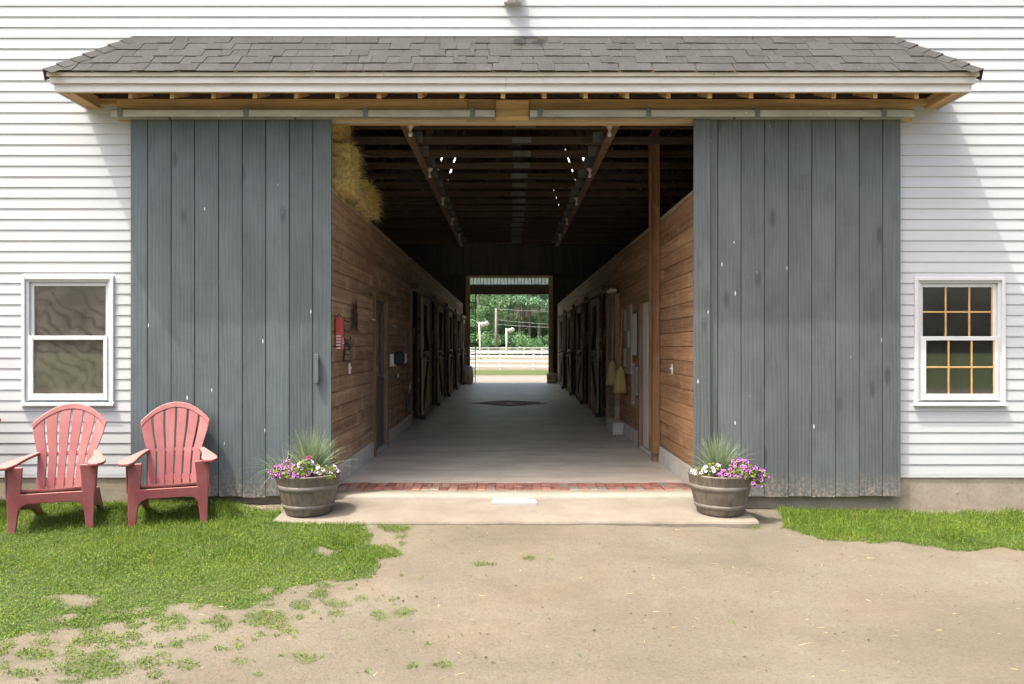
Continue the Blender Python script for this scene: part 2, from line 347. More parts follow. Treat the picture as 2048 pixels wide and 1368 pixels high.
pk = t.noise(co, 1.7, 5, .6); c = t.mix(t.math('MULTIPLY', t.ramp(pk, [(.52, 0.0), (.68, 1.0)]), .16), c, (.235,.165,.11))
gr = t.n('Attribute', attribute_name='gravel'); c = t.mix(gr.outputs['Fac'], c, t.ramp(fine, [(.3, (.14,.13,.115)), (.7, (.21,.197,.175))]))
c = t.mix(t.math('MULTIPLY', ga, t.ramp(ga, [(.80, .25), (.95, .95)])), c, (.055,.078,.022))
M['ground'] = t.out(c, .95, t.bump(vf, .6, .005, t.bump(fine, 1.0, .014, t.bump(med, .3, .02))), .15)
def leafy(name, stops, attr='rnd', trans=.35, rough=.55):
    t = NT(name); a = t.n("Attribute", attribute_name=attr); c = t.ramp(a.outputs['Fac'], stops)
    t.out(c, rough, None, .25)
    out = [n for n in t.t.nodes if n.type == 'OUTPUT_MATERIAL'][0]
    tl = t.n("BsdfTranslucent"); t.set(tl.inputs[0], c); mx = t.n("MixShader"); t.set(mx.inputs[0], trans); t.set(mx.inputs[1], t.b.outputs[0]); t.set(mx.inputs[2], tl.outputs[0])
    t.t.links.new(mx.outputs[0], out.inputs[0]); return t.m
M['grass'] = leafy("lawn_grass", [(0, (.059,.114,.010)), (.45, (.108,.186,.018)), (.8, (.163,.243,.028)), (.93, (.207,.255,.042)), (1, (.318,.297,.084))])
M['fescue'] = leafy("ornamental_grass", [(0, (.11,.18,.10)), (.55, (.21,.29,.165)), (.85, (.34,.38,.21)), (1, (.55,.49,.30))])
M['leaf'] = leafy("petunia_leaf", [(0, (.08,.13,.03)), (.6, (.17,.23,.05)), (1, (.30,.33,.08))])
M['fl_purple'] = leafy("purple_petals", [(0, (.05,.005,.06)), (.3, (.16,.02,.20)), (.6, (.40,.09,.42)), (1, (.58,.26,.58))], 'ring', .2)
M['fl_white'] = leafy("lilac_petals", [(0, (.14,.05,.20)), (.35, (.42,.30,.52)), (.7, (.68,.60,.72)), (1, (.78,.74,.80))], 'ring', .2)
M['fl_pink'] = leafy("pink_petals", [(0, (.3,.02,.12)), (1, (.62,.12,.32))], 'ring', .2)
M['straw'] = leafy("straw", [(0, (.408,.300,.102)), (.5, (.624,.492,.204)), (1, (.840,.720,.384))], 'rnd', .15, .7)
M['hay'] = plain("hay_core", (.540,.412,.162), .95, .1, 0, .45, 30, .9)
M['leaf_hazed'] = leafy("hazed_wood_leaves", [(0, (.095,.200,.100)), (.5, (.167,.314,.145)), (1, (.301,.454,.226))], 'rnd', .45)  # greens paled and muted, distance haze painted into the leaves
M['leaf_pine_hazed'] = leafy("hazed_pine_needles", [(0, (.103,.206,.122)), (.5, (.175,.314,.188)), (1, (.286,.432,.265))], 'rnd', .3)  # needle greens also lightened to carry the haze
M['bark'] = wood("bark", [(.16,.13,.105), (.27,.23,.19), (.38,.34,.29)], 2, .2, .9, .8, .5, None, False)
M['pole_white'] = plain("white_pole", (.66,.65,.60), .6, .3, 0, .12, 4, .1)
M['pole_wood'] = wood("utility_pole_wood", [(.14,.12,.10), (.22,.19,.16), (.28,.25,.21)], 2, .1, .85, .4)
M['fence'] = plain("white_fence_paint", (.525,.525,.517), .6, .3, 0, .10, 2, .1)
M['stone'] = plain("pebble_stone", (.155,.135,.11), .9, .2, 0, .4, 30, .3)

# ------------------------------------------------------------------ ground
def ss(a, b, x): tt = np.clip((x-a)/(b-a), 0, 1); return tt*tt*(3-2*tt)
def vnoise(x, y, s, seed):
    r = np.random.default_rng(seed); G = r.random((64,64)); X = x*s; Y = y*s
    i = np.floor(X).astype(int); j = np.floor(Y).astype(int); u = X-i; v = Y-j; u = u*u*(3-2*u); v = v*v*(3-2*v); g = lambda a, b: G[a % 64, b % 64]
    return (g(i,j)*(1-u)+g(i+1,j)*u)*(1-v)+(g(i,j+1)*(1-u)+g(i+1,j+1)*u)*v
def ground_h(x, y):
    near = ss(9, 7, y)*ss(-2, 3, y)
    h = -.14+.035*ss(4.4, 6.5, y)*ss(30, 20, y)-.010*np.clip(x, -6, 6)*ss(12, 7, y)*ss(0,3,y)
    h = h+near*((vnoise(x, y, 1.3, 1)-.5)*.022+(vnoise(x, y, 5, 2)-.5)*.010+(vnoise(x, y, 16, 3)-.5)*.006)
    return np.where(y > 8, np.minimum(h, -.12), h)
def inpoly(px, py, poly):
    c = np.zeros(px.shape, bool); n = len(poly)
    for i in range(n):
        x0, y0 = poly[i]; x1, y1 = poly[(i+1) % n]
        if y0 == y1: continue
        k = ((y0 > py) != (y1 > py)) & (px < (x1-x0)*(py-y0)/(y1-y0)+x0); c ^= k
    return c
LAWN_L = [(-900,992),(60,984),(300,992),(440,1000),(470,1012),(560,1022),(600,1036),(742,1046),(752,1075),(742,1090),(798,1106),(752,1122),(735,1158),(655,1162),(570,1190),(505,1208),(350,1215),(300,1245),(232,1250),(150,1262),(60,1280),(-20,1290),(-1600,1500)]
LAWN_R = [(1545,1012),(1600,1002),(1720,1008),(1830,1020),(2300,1016),(2700,1016),(2900,1150),(2200,1108),(1960,1104),(1850,1096),(1740,1086),(1640,1077),(1575,1062),(1566,1040)]
BARE = [(152,1200,38,12),(120,1232,38,10),(655,1106,16,7),(592,1187,24,12),(420,1222,50,8),(20,1330,38,14),(150,1338,14,6)]
Z6 = "1620,110,70,30 1650,155,30,12 1650,183,25,8 1580,215,60,30 1960,262,40,12 2010,262,20,8 1720,322,15,8 1637,305,10,6 1515,285,20,10 1310,390,55,25 1330,355,40,15 1390,432,60,18 1390,470,40,20 1240,435,50,25 1090,485,120,40 1130,510,60,25 1235,485,25,10 895,500,45,30 700,495,90,25 740,525,20,10 820,560,30,20 720,590,35,20 590,590,45,15 545,562,35,15 440,558,50,15 410,592,15,8 310,630,45,15 180,590,55,18 150,640,100,30 380,690,180,50 600,670,60,30 630,715,40,20 755,675,45,30 965,660,40,15 1240,645,55,25 1045,710,25,10 1140,632,15,8 925,743,15,8 1505,700,20,15 1685,680,30,15 1815,678,40,15 1750,595,20,8 1645,535,15,6 1690,547,12,6 1850,570,10,6 1900,563,10,6 1665,470,55,22 1560,480,35,20 1475,405,30,14 1540,410,20,10 1605,410,20,10 1620,435,12,8 1510,435,10,5 1035,570,18,7 1122,550,18,7 1370,503,10,5 680,748,40,8 280,745,60,8 100,715,90,20"
TUFT = [(a/2.048, 1000+b/2.048, c/2.048, d/2.048) for a, b, c, d in (map(float, q.split(',')) for q in Z6.split())]
TUFT += [(1512,1057,14,6),(1412,1050,9,3),(1056,1116,10,4),(1465,1246,5,3),(1158,1311,5,3),(1052,1116,10,4),(1100,1116,7,3)]
rt = random.Random(99)
for _ in range(120):
    a_ = rt.uniform(0, 720); b_ = 1215+rt.random()**1.2*150-a_*.06; c_ = rt.uniform(6, 34)*(1-a_/1000); TUFT.append((a_, b_, c_, c_*rt.uniform(.3,.5)))
def lawn(x, y, h):
    """coverage 0..1 and blade height scale, at ground points in front of the barn"""
    px = VX+x/y*F; py = VY+(EYE-h)/y*F
    wob = (vnoise(x, y, 2.6, 11)-.5)*26+(vnoise(x, y, 9, 12)-.5)*16
    wx = px+wob*1.4; wy = py+wob*.6
    m = (inpoly(wx, wy, LAWN_L) | inpoly(wx, wy, LAWN_R)).astype(float)
    for a, b, c, d in BARE: m *= np.clip(((wx-a)/c)**2+((wy-b)/d)**2-.4, 0, 1)
    m *= np.clip(1.25-1.9*ss(1120, 1250, py)*np.clip((vnoise(x, y, 4.5, 31)*.6+vnoise(x, y, 11, 32)*.4-.50)*3.2, 0, 1), 0, 1)
    k = np.where(m > .5, 1.0, 0.0)
    for a, b, c, d in TUFT:
        e = 1-(((px+wob*.5-a)/c)**2+((py+wob*.25-b)/d)**2); k = np.maximum(k, np.clip(e*2.2, 0, .89))
    m = np.maximum(m, k)
    tall = .55+.75*ss(1200, 1015, py)
    return m, tall
xs = np.concatenate([-np.geomspace(400, 7, 22), np.arange(-6.6, 6.61, .06), np.geomspace(7, 400, 22)])
ys = np.concatenate([-np.geomspace(120, 2, 12), np.linspace(-1, 2.6, 8), np.arange(2.8, 7.05, .05), np.linspace(7.4, 27, 10), np.geomspace(28, 600, 40)])
GX, GY = np.meshgrid(xs, ys); gx, gy = GX.ravel(), GY.ravel(); gh = ground_h(gx, gy)
front = (gy > 2.5) & (gy < 7.1)
ga = np.zeros(len(gx)); ga[front] = lawn(gx[front], gy[front], gh[front])[0]
far = gy > 27; ga = np.where(far & (gy > 36) & (gy < 45.5), 1.0, ga); ga = np.where(far & (gy > 98), .9, ga); ga = np.where((gy < -9), 1.0, ga)
gv = np.where((gy > 27) & (gy < 36.5), 1.0, 0.0)
nx, ny = len(xs), len(ys); ii, jj = np.meshgrid(np.arange(nx-1), np.arange(ny-1)); q0 = (jj*nx+ii).ravel()
me = npmesh("ground", np.stack([gx, gy, gh], 1), np.stack([q0, q0+1, q0+nx+1, q0+nx], 1), 4, {'grass': ga, 'gravel': gv}, True)
tag(put("ground", me, M['ground']), "pale dusty dirt yard running out past the barn", kind='structure')

# ------------------------------------------------------------------ barn shell
LST = [12.85, 15.95, 19.05, 22.1, 25.1]; RST = [13.35, 16.5, 19.6, 22.65, 25.5]      # where each stall begins
XL, XR = -1.75, 1.85            # faces of the two aisle walls
WY = 6.97                       # plane of the siding
FAR = 27.8                      # rear gable wall
WT = 2.95                       # height of stall walls
barn = thing("barn", "white clapboard barn with a wide open doorway and shingled door canopy", "barn", (0, 7, 0))
HW = 8.6; LAP = .1024; Z0 = .188; ROOF0 = 3.98; SLOPE = .36
WIN = [(-4.672, -3.788, .852, 2.10), (3.889, 4.759, .852, 2.09)]
def wall_strips(y0, y1, mat, name, holes, x0=-HW, x1=HW, ztop=None):
    """gable wall cut by rectangular holes, in vertical strips"""
    cuts = sorted({x0, x1, 0.0, *[h[0] for h in holes], *[h[1] for h in holes]}); mb = MB()
    for a, b in zip(cuts, cuts[1:]):
        m = (a+b)/2; hs = sorted([h for h in holes if h[0] <= m <= h[1]], key=lambda h: h[2]); z = 0.0
        for h in hs:
            if h[2] > z+.001: mb.box(a, b, y0, y1, z, h[2])
            z = h[3]
        ta = ROOF0+(HW-abs(a))*SLOPE+.159; tb = ROOF0+(HW-abs(b))*SLOPE+.159
        mb.prism([(a,z),(b,z),(b,tb),(a,ta)], 'y', y0, y1)
    return part(name, mb, mat, barn)
wall_strips(WY+.012, WY+.13, M['dark_v'], "front_wall_sheathing", [(XL-.02, XR+.02, 0, 3.62)]+[(a+.05,b-.05,c+.05,d-.05) for a,b,c,d in WIN])
# siding courses
def course(x0, x1, z0, z1):
    o = .0098; mb = MB()
    mb.prism([(WY-o+.001, z0), (WY-o, z0+.004), (WY-.0018, z1+.006), (WY+.010, z1+.006), (WY+.010, z0+.012), (WY-.001, z0)], 'x', x0, x1)
    part("siding_board", mb, M['vinyl'], barn)
k = 0
while True:
    z0 = Z0+k*LAP; z1 = z0+LAP
    if z0 > 5.6: break
    half = min(HW, (ROOF0+HW*SLOPE-z1)/SLOPE)
    if half < .6: break
    spans = [(-half, half)]
    if z1 < 3.66: spans = [(-half, XL-.02), (XR+.02, half)]
    outs = []
    for a, b in spans:
        for wa, wb, wc, wd in WIN:
            if z1 > wc-.01+.004 and z0 < wd-.004 and a < wa and b > wb: 
                outs += [(a, wa+.004), (wb-.004, b)]
                if z1 > wd+.004: course(wa+.004, wb-.004, wd-.002, z1)
                if z0 < wc-.004: course(wa+.004, wb-.004, z0, wc+.002)
                break
        else: outs.append((a, b))
    for a, b in outs:
        if z0 > 4.3:            # long runs above the canopy have lapped joints
            js = sorted(random.uniform(a+.5, b-.5) for _ in range(2)); js = [a]+js+[b]
            for p, q in zip(js, js[1:]):
                if q-p > .05: course(p, q-.0015 if q < b else q, z0, z1)
        elif b-a > 2.6 and k % 3 == 1:
            j = random.uniform(a+.6, min(b-.6, a+1.6)) if a < 0 else random.uniform(max(a+2.0, b-1.6), b-.4)
            course(a, j-.0015, z0, z1); course(j, b, z0, z1)
        else: course(a, b, z0, z1)
    k += 1
# starter trim, foundation
for a, b in ((-HW, XL-.05), (XR+.05, HW)):
    part("starter_trim", MB().box(a, b, WY-.009, WY+.011, Z0-.022, Z0-.001), M['white_trim'], barn)
    part("foundation", MB().cbox(a-.02, b+.0, WY+.004, WY+.24, -.5, Z0-.022, .006), M['foundation'], barn)
for x, z in ((4.31,.02),(5.02,.03),(5.06,-.04),(-4.6,.04)):
    part("concrete_snap_tie", MB().lathe([(0,-.003),(.012,-.003),(.016,0),(.018,.004)], (x, WY+.004, z), 10, 'Y'), M['foundation'], barn)
# windows: frame, sashes, panes
def window(i, x0, x1, z0, z1, grid):
    y = WY
    f = MB(); fw = .035; d0 = y-.030
    f.cbox(x0, x0+fw, d0, y+.05, z0+.03, z1, .004); f.cbox(x1-fw, x1, d0, y+.05, z0+.03, z1, .004); f.cbox(x0+fw, x1-fw, d0, y+.05, z1-fw, z1, .004)
    fr = part("window", f, M['white_trim'], barn)
    s = MB(); s.prism([(y-.05, z0+.004), (y-.05, z0+.026), (y+.05, z0+.058), (y+.05, z0+.004)], 'x', x0-.006, x1+.006)
    part("sill", s, M['white_trim'], fr)
    jl = MB(); jl.cbox(x0+fw, x0+fw+.028, y-.012, y+.07, z0+.05, z1-fw, .002); jl.cbox(x1-fw-.028, x1-fw, y-.012, y+.07, z0+.05, z1-fw, .002); jl.cbox(x0+fw+.028, x1-fw-.028, y-.012, y+.07, z1-fw-.02, z1-fw, .002)
    part("jamb_liner", jl, M['white_trim'], fr)
    a, b = x0+fw+.028, x1-fw-.028; mid = (z0+z1)/2+.03
    for nm, za, zb, yy, bot in (("upper_sash", mid-.02, z1-fw-.02, y+.012, .036), ("lower_sash", z0+.055, mid+.02, y-.022, .062)):
        m = MB(); st = .034; dx = .014 if nm == "lower_sash" else 0
        yb = yy+.03
        m.cbox(a, a+st+dx, yy, yb, za, zb, .003); m.cbox(b-st-dx*.4, b, yy, yb, za, zb, .003); m.cbox(a+st+dx, b-st-dx*.4, yy, yb, za, za+bot, .003); m.cbox(a+st+dx, b-st-dx*.4, yy, yb, zb-.04, zb, .003)
        part(nm, m, M['white_trim'], fr)
        pa, pb, pza, pzb = a+st+dx-.004, b-st-dx*.4+.004, za+bot-.004, zb-.036
        part("pane", MB().box(pa, pb, yy+.013, yy+.017, pza, pzb), M['glass' if grid else 'glass_dusty'], fr)
        if grid:
            for q in range(1, 3):
                xx = pa+(pb-pa)*q/3; part("muntin", MB().cbox(xx-.008, xx+.008, yy+.004, yy+.0125, pza, pzb, .002), M['muntin'], fr)
            zz = (pza+pzb)/2; part("muntin", MB().cbox(pa, pb, yy+.0048, yy+.0118, zz-.008, zz+.008, .002), M['muntin'], fr)
            part("muntin", MB().cbox(pb-.016, pb-.002, yy+.004, yy+.0125, pza, pzb, .002), M['muntin'], fr)
window(0, *WIN[0], False); window(1, *WIN[1], True)
# side walls, rear wall, roof
for s in (-1, 1):
    sw = MB(); xa, xb_ = sorted((s*HW, s*(HW-.12)))
    sw.box(xa, xb_, WY+.14, FAR-.01, -.3, .95); sw.box(xa, xb_, WY+.14, FAR-.01, 2.4, ROOF0+.15); yy = WY+.14
    for q in (LST if s < 0 else RST): sw.box(xa, xb_, yy, q+.3, .95, 2.4); yy = min(q+2.8, FAR-.2)     # unseen wide opening per stall, added to let light into the aisle
    sw.box(xa, xb_, yy, FAR-.01, .95, 2.4)
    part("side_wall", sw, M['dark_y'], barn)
    a = (s*(HW+.35), ROOF0-.35*SLOPE); b = (0, ROOF0+HW*SLOPE)
    def rp(xa, xb, ya, yb, th=.07, m='roof_deck', nm="roof"):
        za, zb_ = (ROOF0+(HW-x_)*SLOPE+.16 for x_ in (xa, xb))
        part(nm, MB().prism([(s*xa,za),(s*xb,zb_),(s*xb,zb_+th),(s*xa,za+th)], 'y', ya, yb), M[m], barn)
    K0, K1, KY0, KY1 = 1.5, 2.05, 19.3, 26.8
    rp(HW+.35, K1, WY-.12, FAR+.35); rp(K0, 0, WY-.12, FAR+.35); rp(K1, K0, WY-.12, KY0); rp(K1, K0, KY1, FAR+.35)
    rp(K1, K0, KY0, KY1, .006, 'added_skylight', "added_skylight_panel")  # translucent strip added in each roof slope to brighten the aisle
    for j in range(11):
        x = s*(.35+j*.78); z = ROOF0+(HW-abs(x))*SLOPE+.10
        part("purlin", MB().box(x-.045, x+.045, WY+.14, FAR-.01, z-.018, z+.022), M['dark_y'], barn)
OX0, OX1, OZ = -1.495, 1.515, PZ(588, FAR)
T0, T1 = PZ(569, FAR), PZ(555, FAR)
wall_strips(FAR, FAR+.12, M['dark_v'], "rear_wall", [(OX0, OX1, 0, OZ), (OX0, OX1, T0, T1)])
for j in range(18):
    x = -2.6+j*.29
    part("rear_wall_board", MB().cbox(x, x+.282, FAR-.022, FAR-.001, T1+.06, ROOF0+(HW-abs(x)-.3)*SLOPE-.02, .004), M['dark_v'], barn)
mb = MB()
for s, x in ((-1, OX0), (1, OX1)): part("rear_door_post", MB().cbox(min(x, x+s*.16), max(x, x+s*.16), FAR-.14, FAR-.025, 0, T1+.06, .008), M['sill_brown'], barn)
part("rear_header", MB().cbox(OX0, OX1, FAR-.12, FAR-.024, OZ-.02, T0-.02, .006), M['dark_y'], barn)
part("rear_transom_trim", MB().cbox(OX0-.16, OX1+.16, FAR-.16, FAR-.024, T1+.002, T1+.058, .006), M['sill_brown'], barn)
part("transom_pane", MB().box(OX0, OX1, FAR+.05, FAR+.056, T0, T1), M['glass_far'], barn)
for j in range(1, 23):
    x = OX0+(OX1-OX0)*j/23; part("transom_bar", MB().box(x-.012, x+.012, FAR+.02, FAR+.045, T0, T1), M['dark_v'], barn)
# roof trusses
def truss():
    o = bpy.data.objects.new("roof_truss", None); COL.objects.link(o); o.parent = barn; o.empty_display_size = .1
    zb = 3.84; zt = lambda x: ROOF0+(HW-abs(x))*SLOPE
    def b(nm, mb, mt): put(nm, mb.mesh(nm), mt, o)
    b("bottom_chord", MB().cbox(-HW+.13, HW-.13, -.02, .02, zb, zb+.085, .003), M['dark_x'])
    for s in (-1, 1):
        b("top_chord", MB().bar((s*(HW-.13), 0, zt(HW-.13)-.02), (0, 0, zt(0)-.02), .09, .04), M['dark_x'])
        for p, q in ((1.1, 0.03), (1.1, 2.35), (3.4, 2.35), (3.4, 4.6)):
            b("web", MB().bar((s*p, 0, zb+.08), (s*q, 0, zt(q)-.07), .09, .036), M['dark_x'])
        for xx, ww, up in ((1.08, .13, .17), (3.4, .15, .16)):
            b("gusset_plate", MB().box(s*xx-ww/2, s*xx+ww/2, -.0225, -.0205, zb+.012, zb+up-.03), M['plate'])
    b("gusset_plate", MB().box(.05, .28, -.0225, -.0205, zb+.008, zb+.078), M['plate'])
    return o
tr0 = truss()
for i in range(17):
    o = tr0 if i == 0 else copy_tree(tr0, barn); o.location = (random.uniform(-.02,.02), .45+i*.61, 0)
for s, x in ((-1, -1.13), (1, 1.15)):
    part("lateral_brace", MB().cbox(x-.045, x+.045, 7.15, 17.3, 3.795, 3.837, .004), M['sill_brown'], barn)
# rooms behind the aisle walls: partitions and loft floor
for s, xa in ((-1, XL-.14), (1, XR+.14)):
    a, b = sorted((s*(HW-.13), xa))
    part("loft_floor", MB().box(a, b, WY+.14, 12.75, WT-.12, WT-.04), M['dark_y'], barn)
    part("room_back_wall", MB().box(a, b, 10.6, 10.7, 0, WT-.13), M['dark_v'], barn)

# ------------------------------------------------------------------ aisle floor, bricks, lip, apron
fl = part("aisle_floor", MB().box(XL-4.4, XR+4.4, 7.585, FAR+.02, -.3, 0), M['floor']); tag(fl, "grey concrete aisle floor inside the barn", kind='structure')
DC = Vector((0.02, 17.9, 0))
base_b = MB().cbox(-.047, .047, -.0965, .0965, -.05, 0, .004).mesh("brick"); base_b.materials.append(M['brick'])
bs = thing("brick_threshold", "two rows of worn red bricks set across the barn doorway", "threshold", (0, 7.39, 0))
for r_i in range(2):
    n = 38; x0 = XL+.02; step = (XR-XL-.04)/n
    for i in range(n):
        x = x0+step*(i+.5)+random.uniform(-.003,.003)
        o = put("brick", base_b, None, bs, loc=(x, -.099+r_i*.198, -.003+random.uniform(-.005,.003))); o.rotation_euler.z = random.uniform(-.02,.02); o.scale.x = step/.0985
part("mortar_bed", MB().box(XL-.1, XR+.1, 7.188, 7.583, -.3, -.016), M['foundation'], bs)
lp = MB(); n = 60
def lipz(i): return random.uniform(-.004,.004)
ring = []
for i in range(n+1):
    x = XL-.12+(XR-XL+.24)*i/n; e = lipz(i)
    ring.append([(x, 7.186, -.3), (x, 7.186, -.002), (x, 7.0+e, -.004), (x, 6.965+e*2, -.010+e*.5), (x, 6.95+e*2, -.028), (x, 6.955, -.3)])
lp.v = [p for r_ in ring for p in r_]; lp.f = [(i*6+k, i*6+(k+1) % 6, (i+1)*6+(k+1) % 6, (i+1)*6+k) for i in range(n) for k in range(6)]
tag(part("door_sill", lp, M['lip'], None, True), "pale rounded concrete sill in front of the brick row", "sill")
ap = MB(); ring = []; n = 80
for i in range(n+1):
    x = -2.03+4.17*i/n; e = (vnoise(np.array([x]), np.array([0.]), 4, 9)[0]-.5)*.03+random.uniform(-.004,.004)
    ring.append([(x, 6.99, -.4), (x, 6.99, -.040), (x, 6.6, -.054), (x, 6.24+e, -.071), (x, 6.215+e, -.076), (x, 6.205+e, -.092), (x, 6.21+e, -.4)])
ap.v = [p for r_ in ring for p in r_]; ap.f = [(i*7+k, i*7+(k+1) % 7, (i+1)*7+(k+1) % 7, (i+1)*7+k) for i in range(n) for k in range(7)]
ap.f += [tuple(range(7))[::-1], tuple(n*7+k for k in range(7))]
tag(part("apron", ap, M['apron']), "pale concrete apron slab before the doorway", kind='structure')
pl = thing("threshold_plate", "small pale plate lying on the apron against the middle of the sill", "plate", (.05, 6.85, -.05))
part("plate", MB().prism([(-.145,6.945),(.24,6.945),(.262,6.72),(-.17,6.72)], 'z', -.052, -.026), M['pale_plate'], pl)
for x in (-.10, .20): part("bolt_hole", MB().lathe([(0,0),(.013,0),(.014,-.002)], (x, 6.91, -.0235), 10), M['iron'], pl)
# floor drain: pavers in a diamond
dr = thing("floor_drain", "dark diamond of broken pavers round a drain in the aisle floor", "drain", tuple(DC))
N = 5; a = .27
for i in range(N):
    for j in range(N):
        u = (i-(N-1)/2)*a; v = (j-(N-1)/2)*a; x = (u-v)*.7071; y = (u+v)*.7071
        if i == N//2 and j == N//2: continue
        o = put("paver", MB().cbox(-.122, .122, -.122, .122, -.004, .008, .004).mesh("paver"), M['drain_paver'], dr, loc=(x, y, random.uniform(.0,.008))); o.rotation_euler = (random.uniform(-.02,.02), random.uniform(-.02,.02), R(45)+random.uniform(-.05,.05))
part("drain_cover", MB().lathe([(0,.008),(.09,.008),(.11,.003)], (DC.x, DC.y-.5, 0.004), 20), M['pale_plate'], dr)

# ------------------------------------------------------------------ aisle walls
def aisle_wall(name, label, X, s, mat, man, stalls, top_mat):
    """s = +1 wall on the right (face looks to -x), -1 on the left. man: (y0,y1) of the man door"""
    w = thing(name, label, "wall", (X, 7.1, 0))
    th = .03; rows = 18; z0 = .2; rh = (WT-z0)/rows; xo = X+s*th
    def plank(y0, y1, z, hgt, m=mat):
        e = random.uniform(0, .003); a, b = sorted((X+s*e, xo+s*.01))
        part("plank", MB().cbox(a, b, y0+.001, y1-.001, z+.002, z+hgt-.002, .006), m, w)
    end = stalls[0]-.02
    for r_i in range(rows):
        z = z0+r_i*rh; segs = []
        y = WY+.135
        if z < 2.04-.02: segs = [(y, man[0]-.09), (man[1]+.09, end)]
        else:
            j = random.uniform(8.6, 11.4); segs = [(y, j), (j, end)]
        for a_, b_ in segs: plank(a_, b_, z, rh)
    bk = MB(); lo, hi = sorted((xo+s*.011, X+s*.12))
    bk.box(lo, hi, WY+.135, man[0]-.05, 0, WT-.01); bk.box(lo, hi, man[0]-.05, man[1]+.05, 2.08, WT-.01); bk.box(lo, hi, man[1]+.05, end, 0, WT-.01)
    part("backing", bk, M['dark_y'], w)
    part("top_plate", MB().cbox(*sorted((X-s*.006, X+s*.16)), WY+.135, FAR-.15, WT, WT+.045, .005), top_mat, w)
    lo, hi = sorted((X-s*.012, X+s*.03))
    y = WY+.135
    while y < end-.1:                       # concrete blocks under the planks
        y1 = min(y+.395, end)
        if y1 > man[0]-.1 and y < man[1]+.1:
            if y < man[0]-.12: part("block", MB().cbox(lo, hi, y, man[0]-.1, 0, .197, .004), M['block'], w)
            y = man[1]+.1; continue
        part("block", MB().cbox(lo, hi, y, y1-.006, 0, .197, .004), M['block'], w); y = y1
    # stall fronts
    for i, s0 in enumerate(stalls):
        nxt = stalls[i+1] if i+1 < len(stalls) else FAR-.16
        part("stall_post", MB().cbox(*sorted((X-s*.03, X+s*.12)), s0, s0+.14, 0, 2.5, .006), M['sill_brown'], w)
        for r_i in range(3): plank(s0, nxt, 2.5+r_i*.15, .15, top_mat)
        for r_i in range(15):
            z = .02+r_i*.165; plank(s0+1.35, nxt, z, .165, M['plank_old'])
        part("stall_backing", MB().box(*sorted((xo+s*.012, X+s*.1)), s0+1.36, nxt-.002, 0, 2.49), M['dark_y'], w)
        part("stall_partition", MB().box(*sorted((X+s*.13, s*(HW-.14))), s0-.05, s0+.05, 0, 2.5), M['dark_y'], w)
    return w
lw = aisle_wall("aisle_wall", "weathered umber plank wall on the left of the barn aisle", XL, -1, M['plank'], (9.42, 10.24), LST, M['plank_old'])
rw = aisle_wall("aisle_wall", "russet plank wall on the right of the barn aisle", XR, 1, M['plank_red'], (9.28, 10.12), RST, M['plank_old'])
# man doors
def man_door(name, label, X, s, y0, y1, mat, glass, knob):
    d = thing(name, label, "door", (X, y0, 0))
    for ya, yb in ((y0-.09, y0-.002), (y1+.002, y1+.09)): part("frame_post", MB().cbox(*sorted((X-s*.035, X+s*.10)), ya, yb, 0, 2.12, .005), M['sill_brown'], d)
    part("frame_head", MB().cbox(*sorted((X-s*.035, X+s*.10)), y0-.002, y1+.002, 2.03, 2.12, .005), M['sill_brown'], d)
    part("threshold", MB().cbox(*sorted((X-s*.03, X+s*.1)), y0, y1, .001, .035, .006), M['block'], d)
    xf_, xb = X+s*.02, X+s*.065
    if glass:
        m = MB(); a_, b_ = sorted((xf_, xb)); m.cbox(a_, b_, y0, y1, .04, 1.02, .003); m.cbox(a_, b_, y0, y0+.12, 1.02, 2.025, .003); m.cbox(a_, b_, y1-.12, y1, 1.02, 2.025, .003); m.cbox(a_, b_, y0+.12, y1-.12, 1.9, 2.025, .003)
        lf = part("leaf", m, mat, d); part("pane", MB().box(*sorted((X+s*.036, X+s*.042)), y0+.11, y1-.11, 1.0, 1.92), M['glass_far'], lf)
    else:
        m = MB(); a_, b_ = sorted((xf_, xb)); m.cbox(a_, b_, y0, y1, .04, 2.025, .003); lf = part("leaf", m, mat, d)
        for za, zb in ((.2,.85),(1.05,1.85)):
            for ya in (y0+.11, (y0+y1)/2+.04): part("raised_panel", MB().cbox(*sorted((xf_-s*.006, xf_+s*.002)), ya, ya+.25, za, zb, .005), mat, lf)
    h = MB(); yk = y0+.07 if knob == 'brass' else y1-.09
    if knob == 'brass': h.lathe([(.03,0),(.03,.008),(.012,.012),(.012,.035),(.027,.045),(.03,.058),(.02,.07),(0,.072)], (X-s*(-.02), yk, .98), 16, 'X')
    if knob == 'brass':
        h.v = [(X+s*.02-s*(v[0]-(X+s*.02))*1, v[1], v[2]) if s > 0 else v for v in h.v]
        part("knob", h, M['brass'], d, True)
    else:
        h.tube([(X+s*.02, yk, 1.0), (X-s*.045, yk, 1.0), (X-s*.05, yk-.03, 1.0), (X-s*.05, yk-.12, .995)], .009, 8); h.lathe([(.028,0),(.028,.01)], (X-s*.0+.0, yk, 1.0), 14, 'X'); part("lever_handle", h, M['bright_steel'], d, True)
    return d
man_door("side_door", "dark grey glazed door in the left plank wall", XL, -1, 9.42, 10.24, M['grey_door'], True, 'lever')
man_door("side_door", "white panelled door with brass knob in the right plank wall", XR, 1, 9.28, 10.12, M['white_door'], False, 'brass')
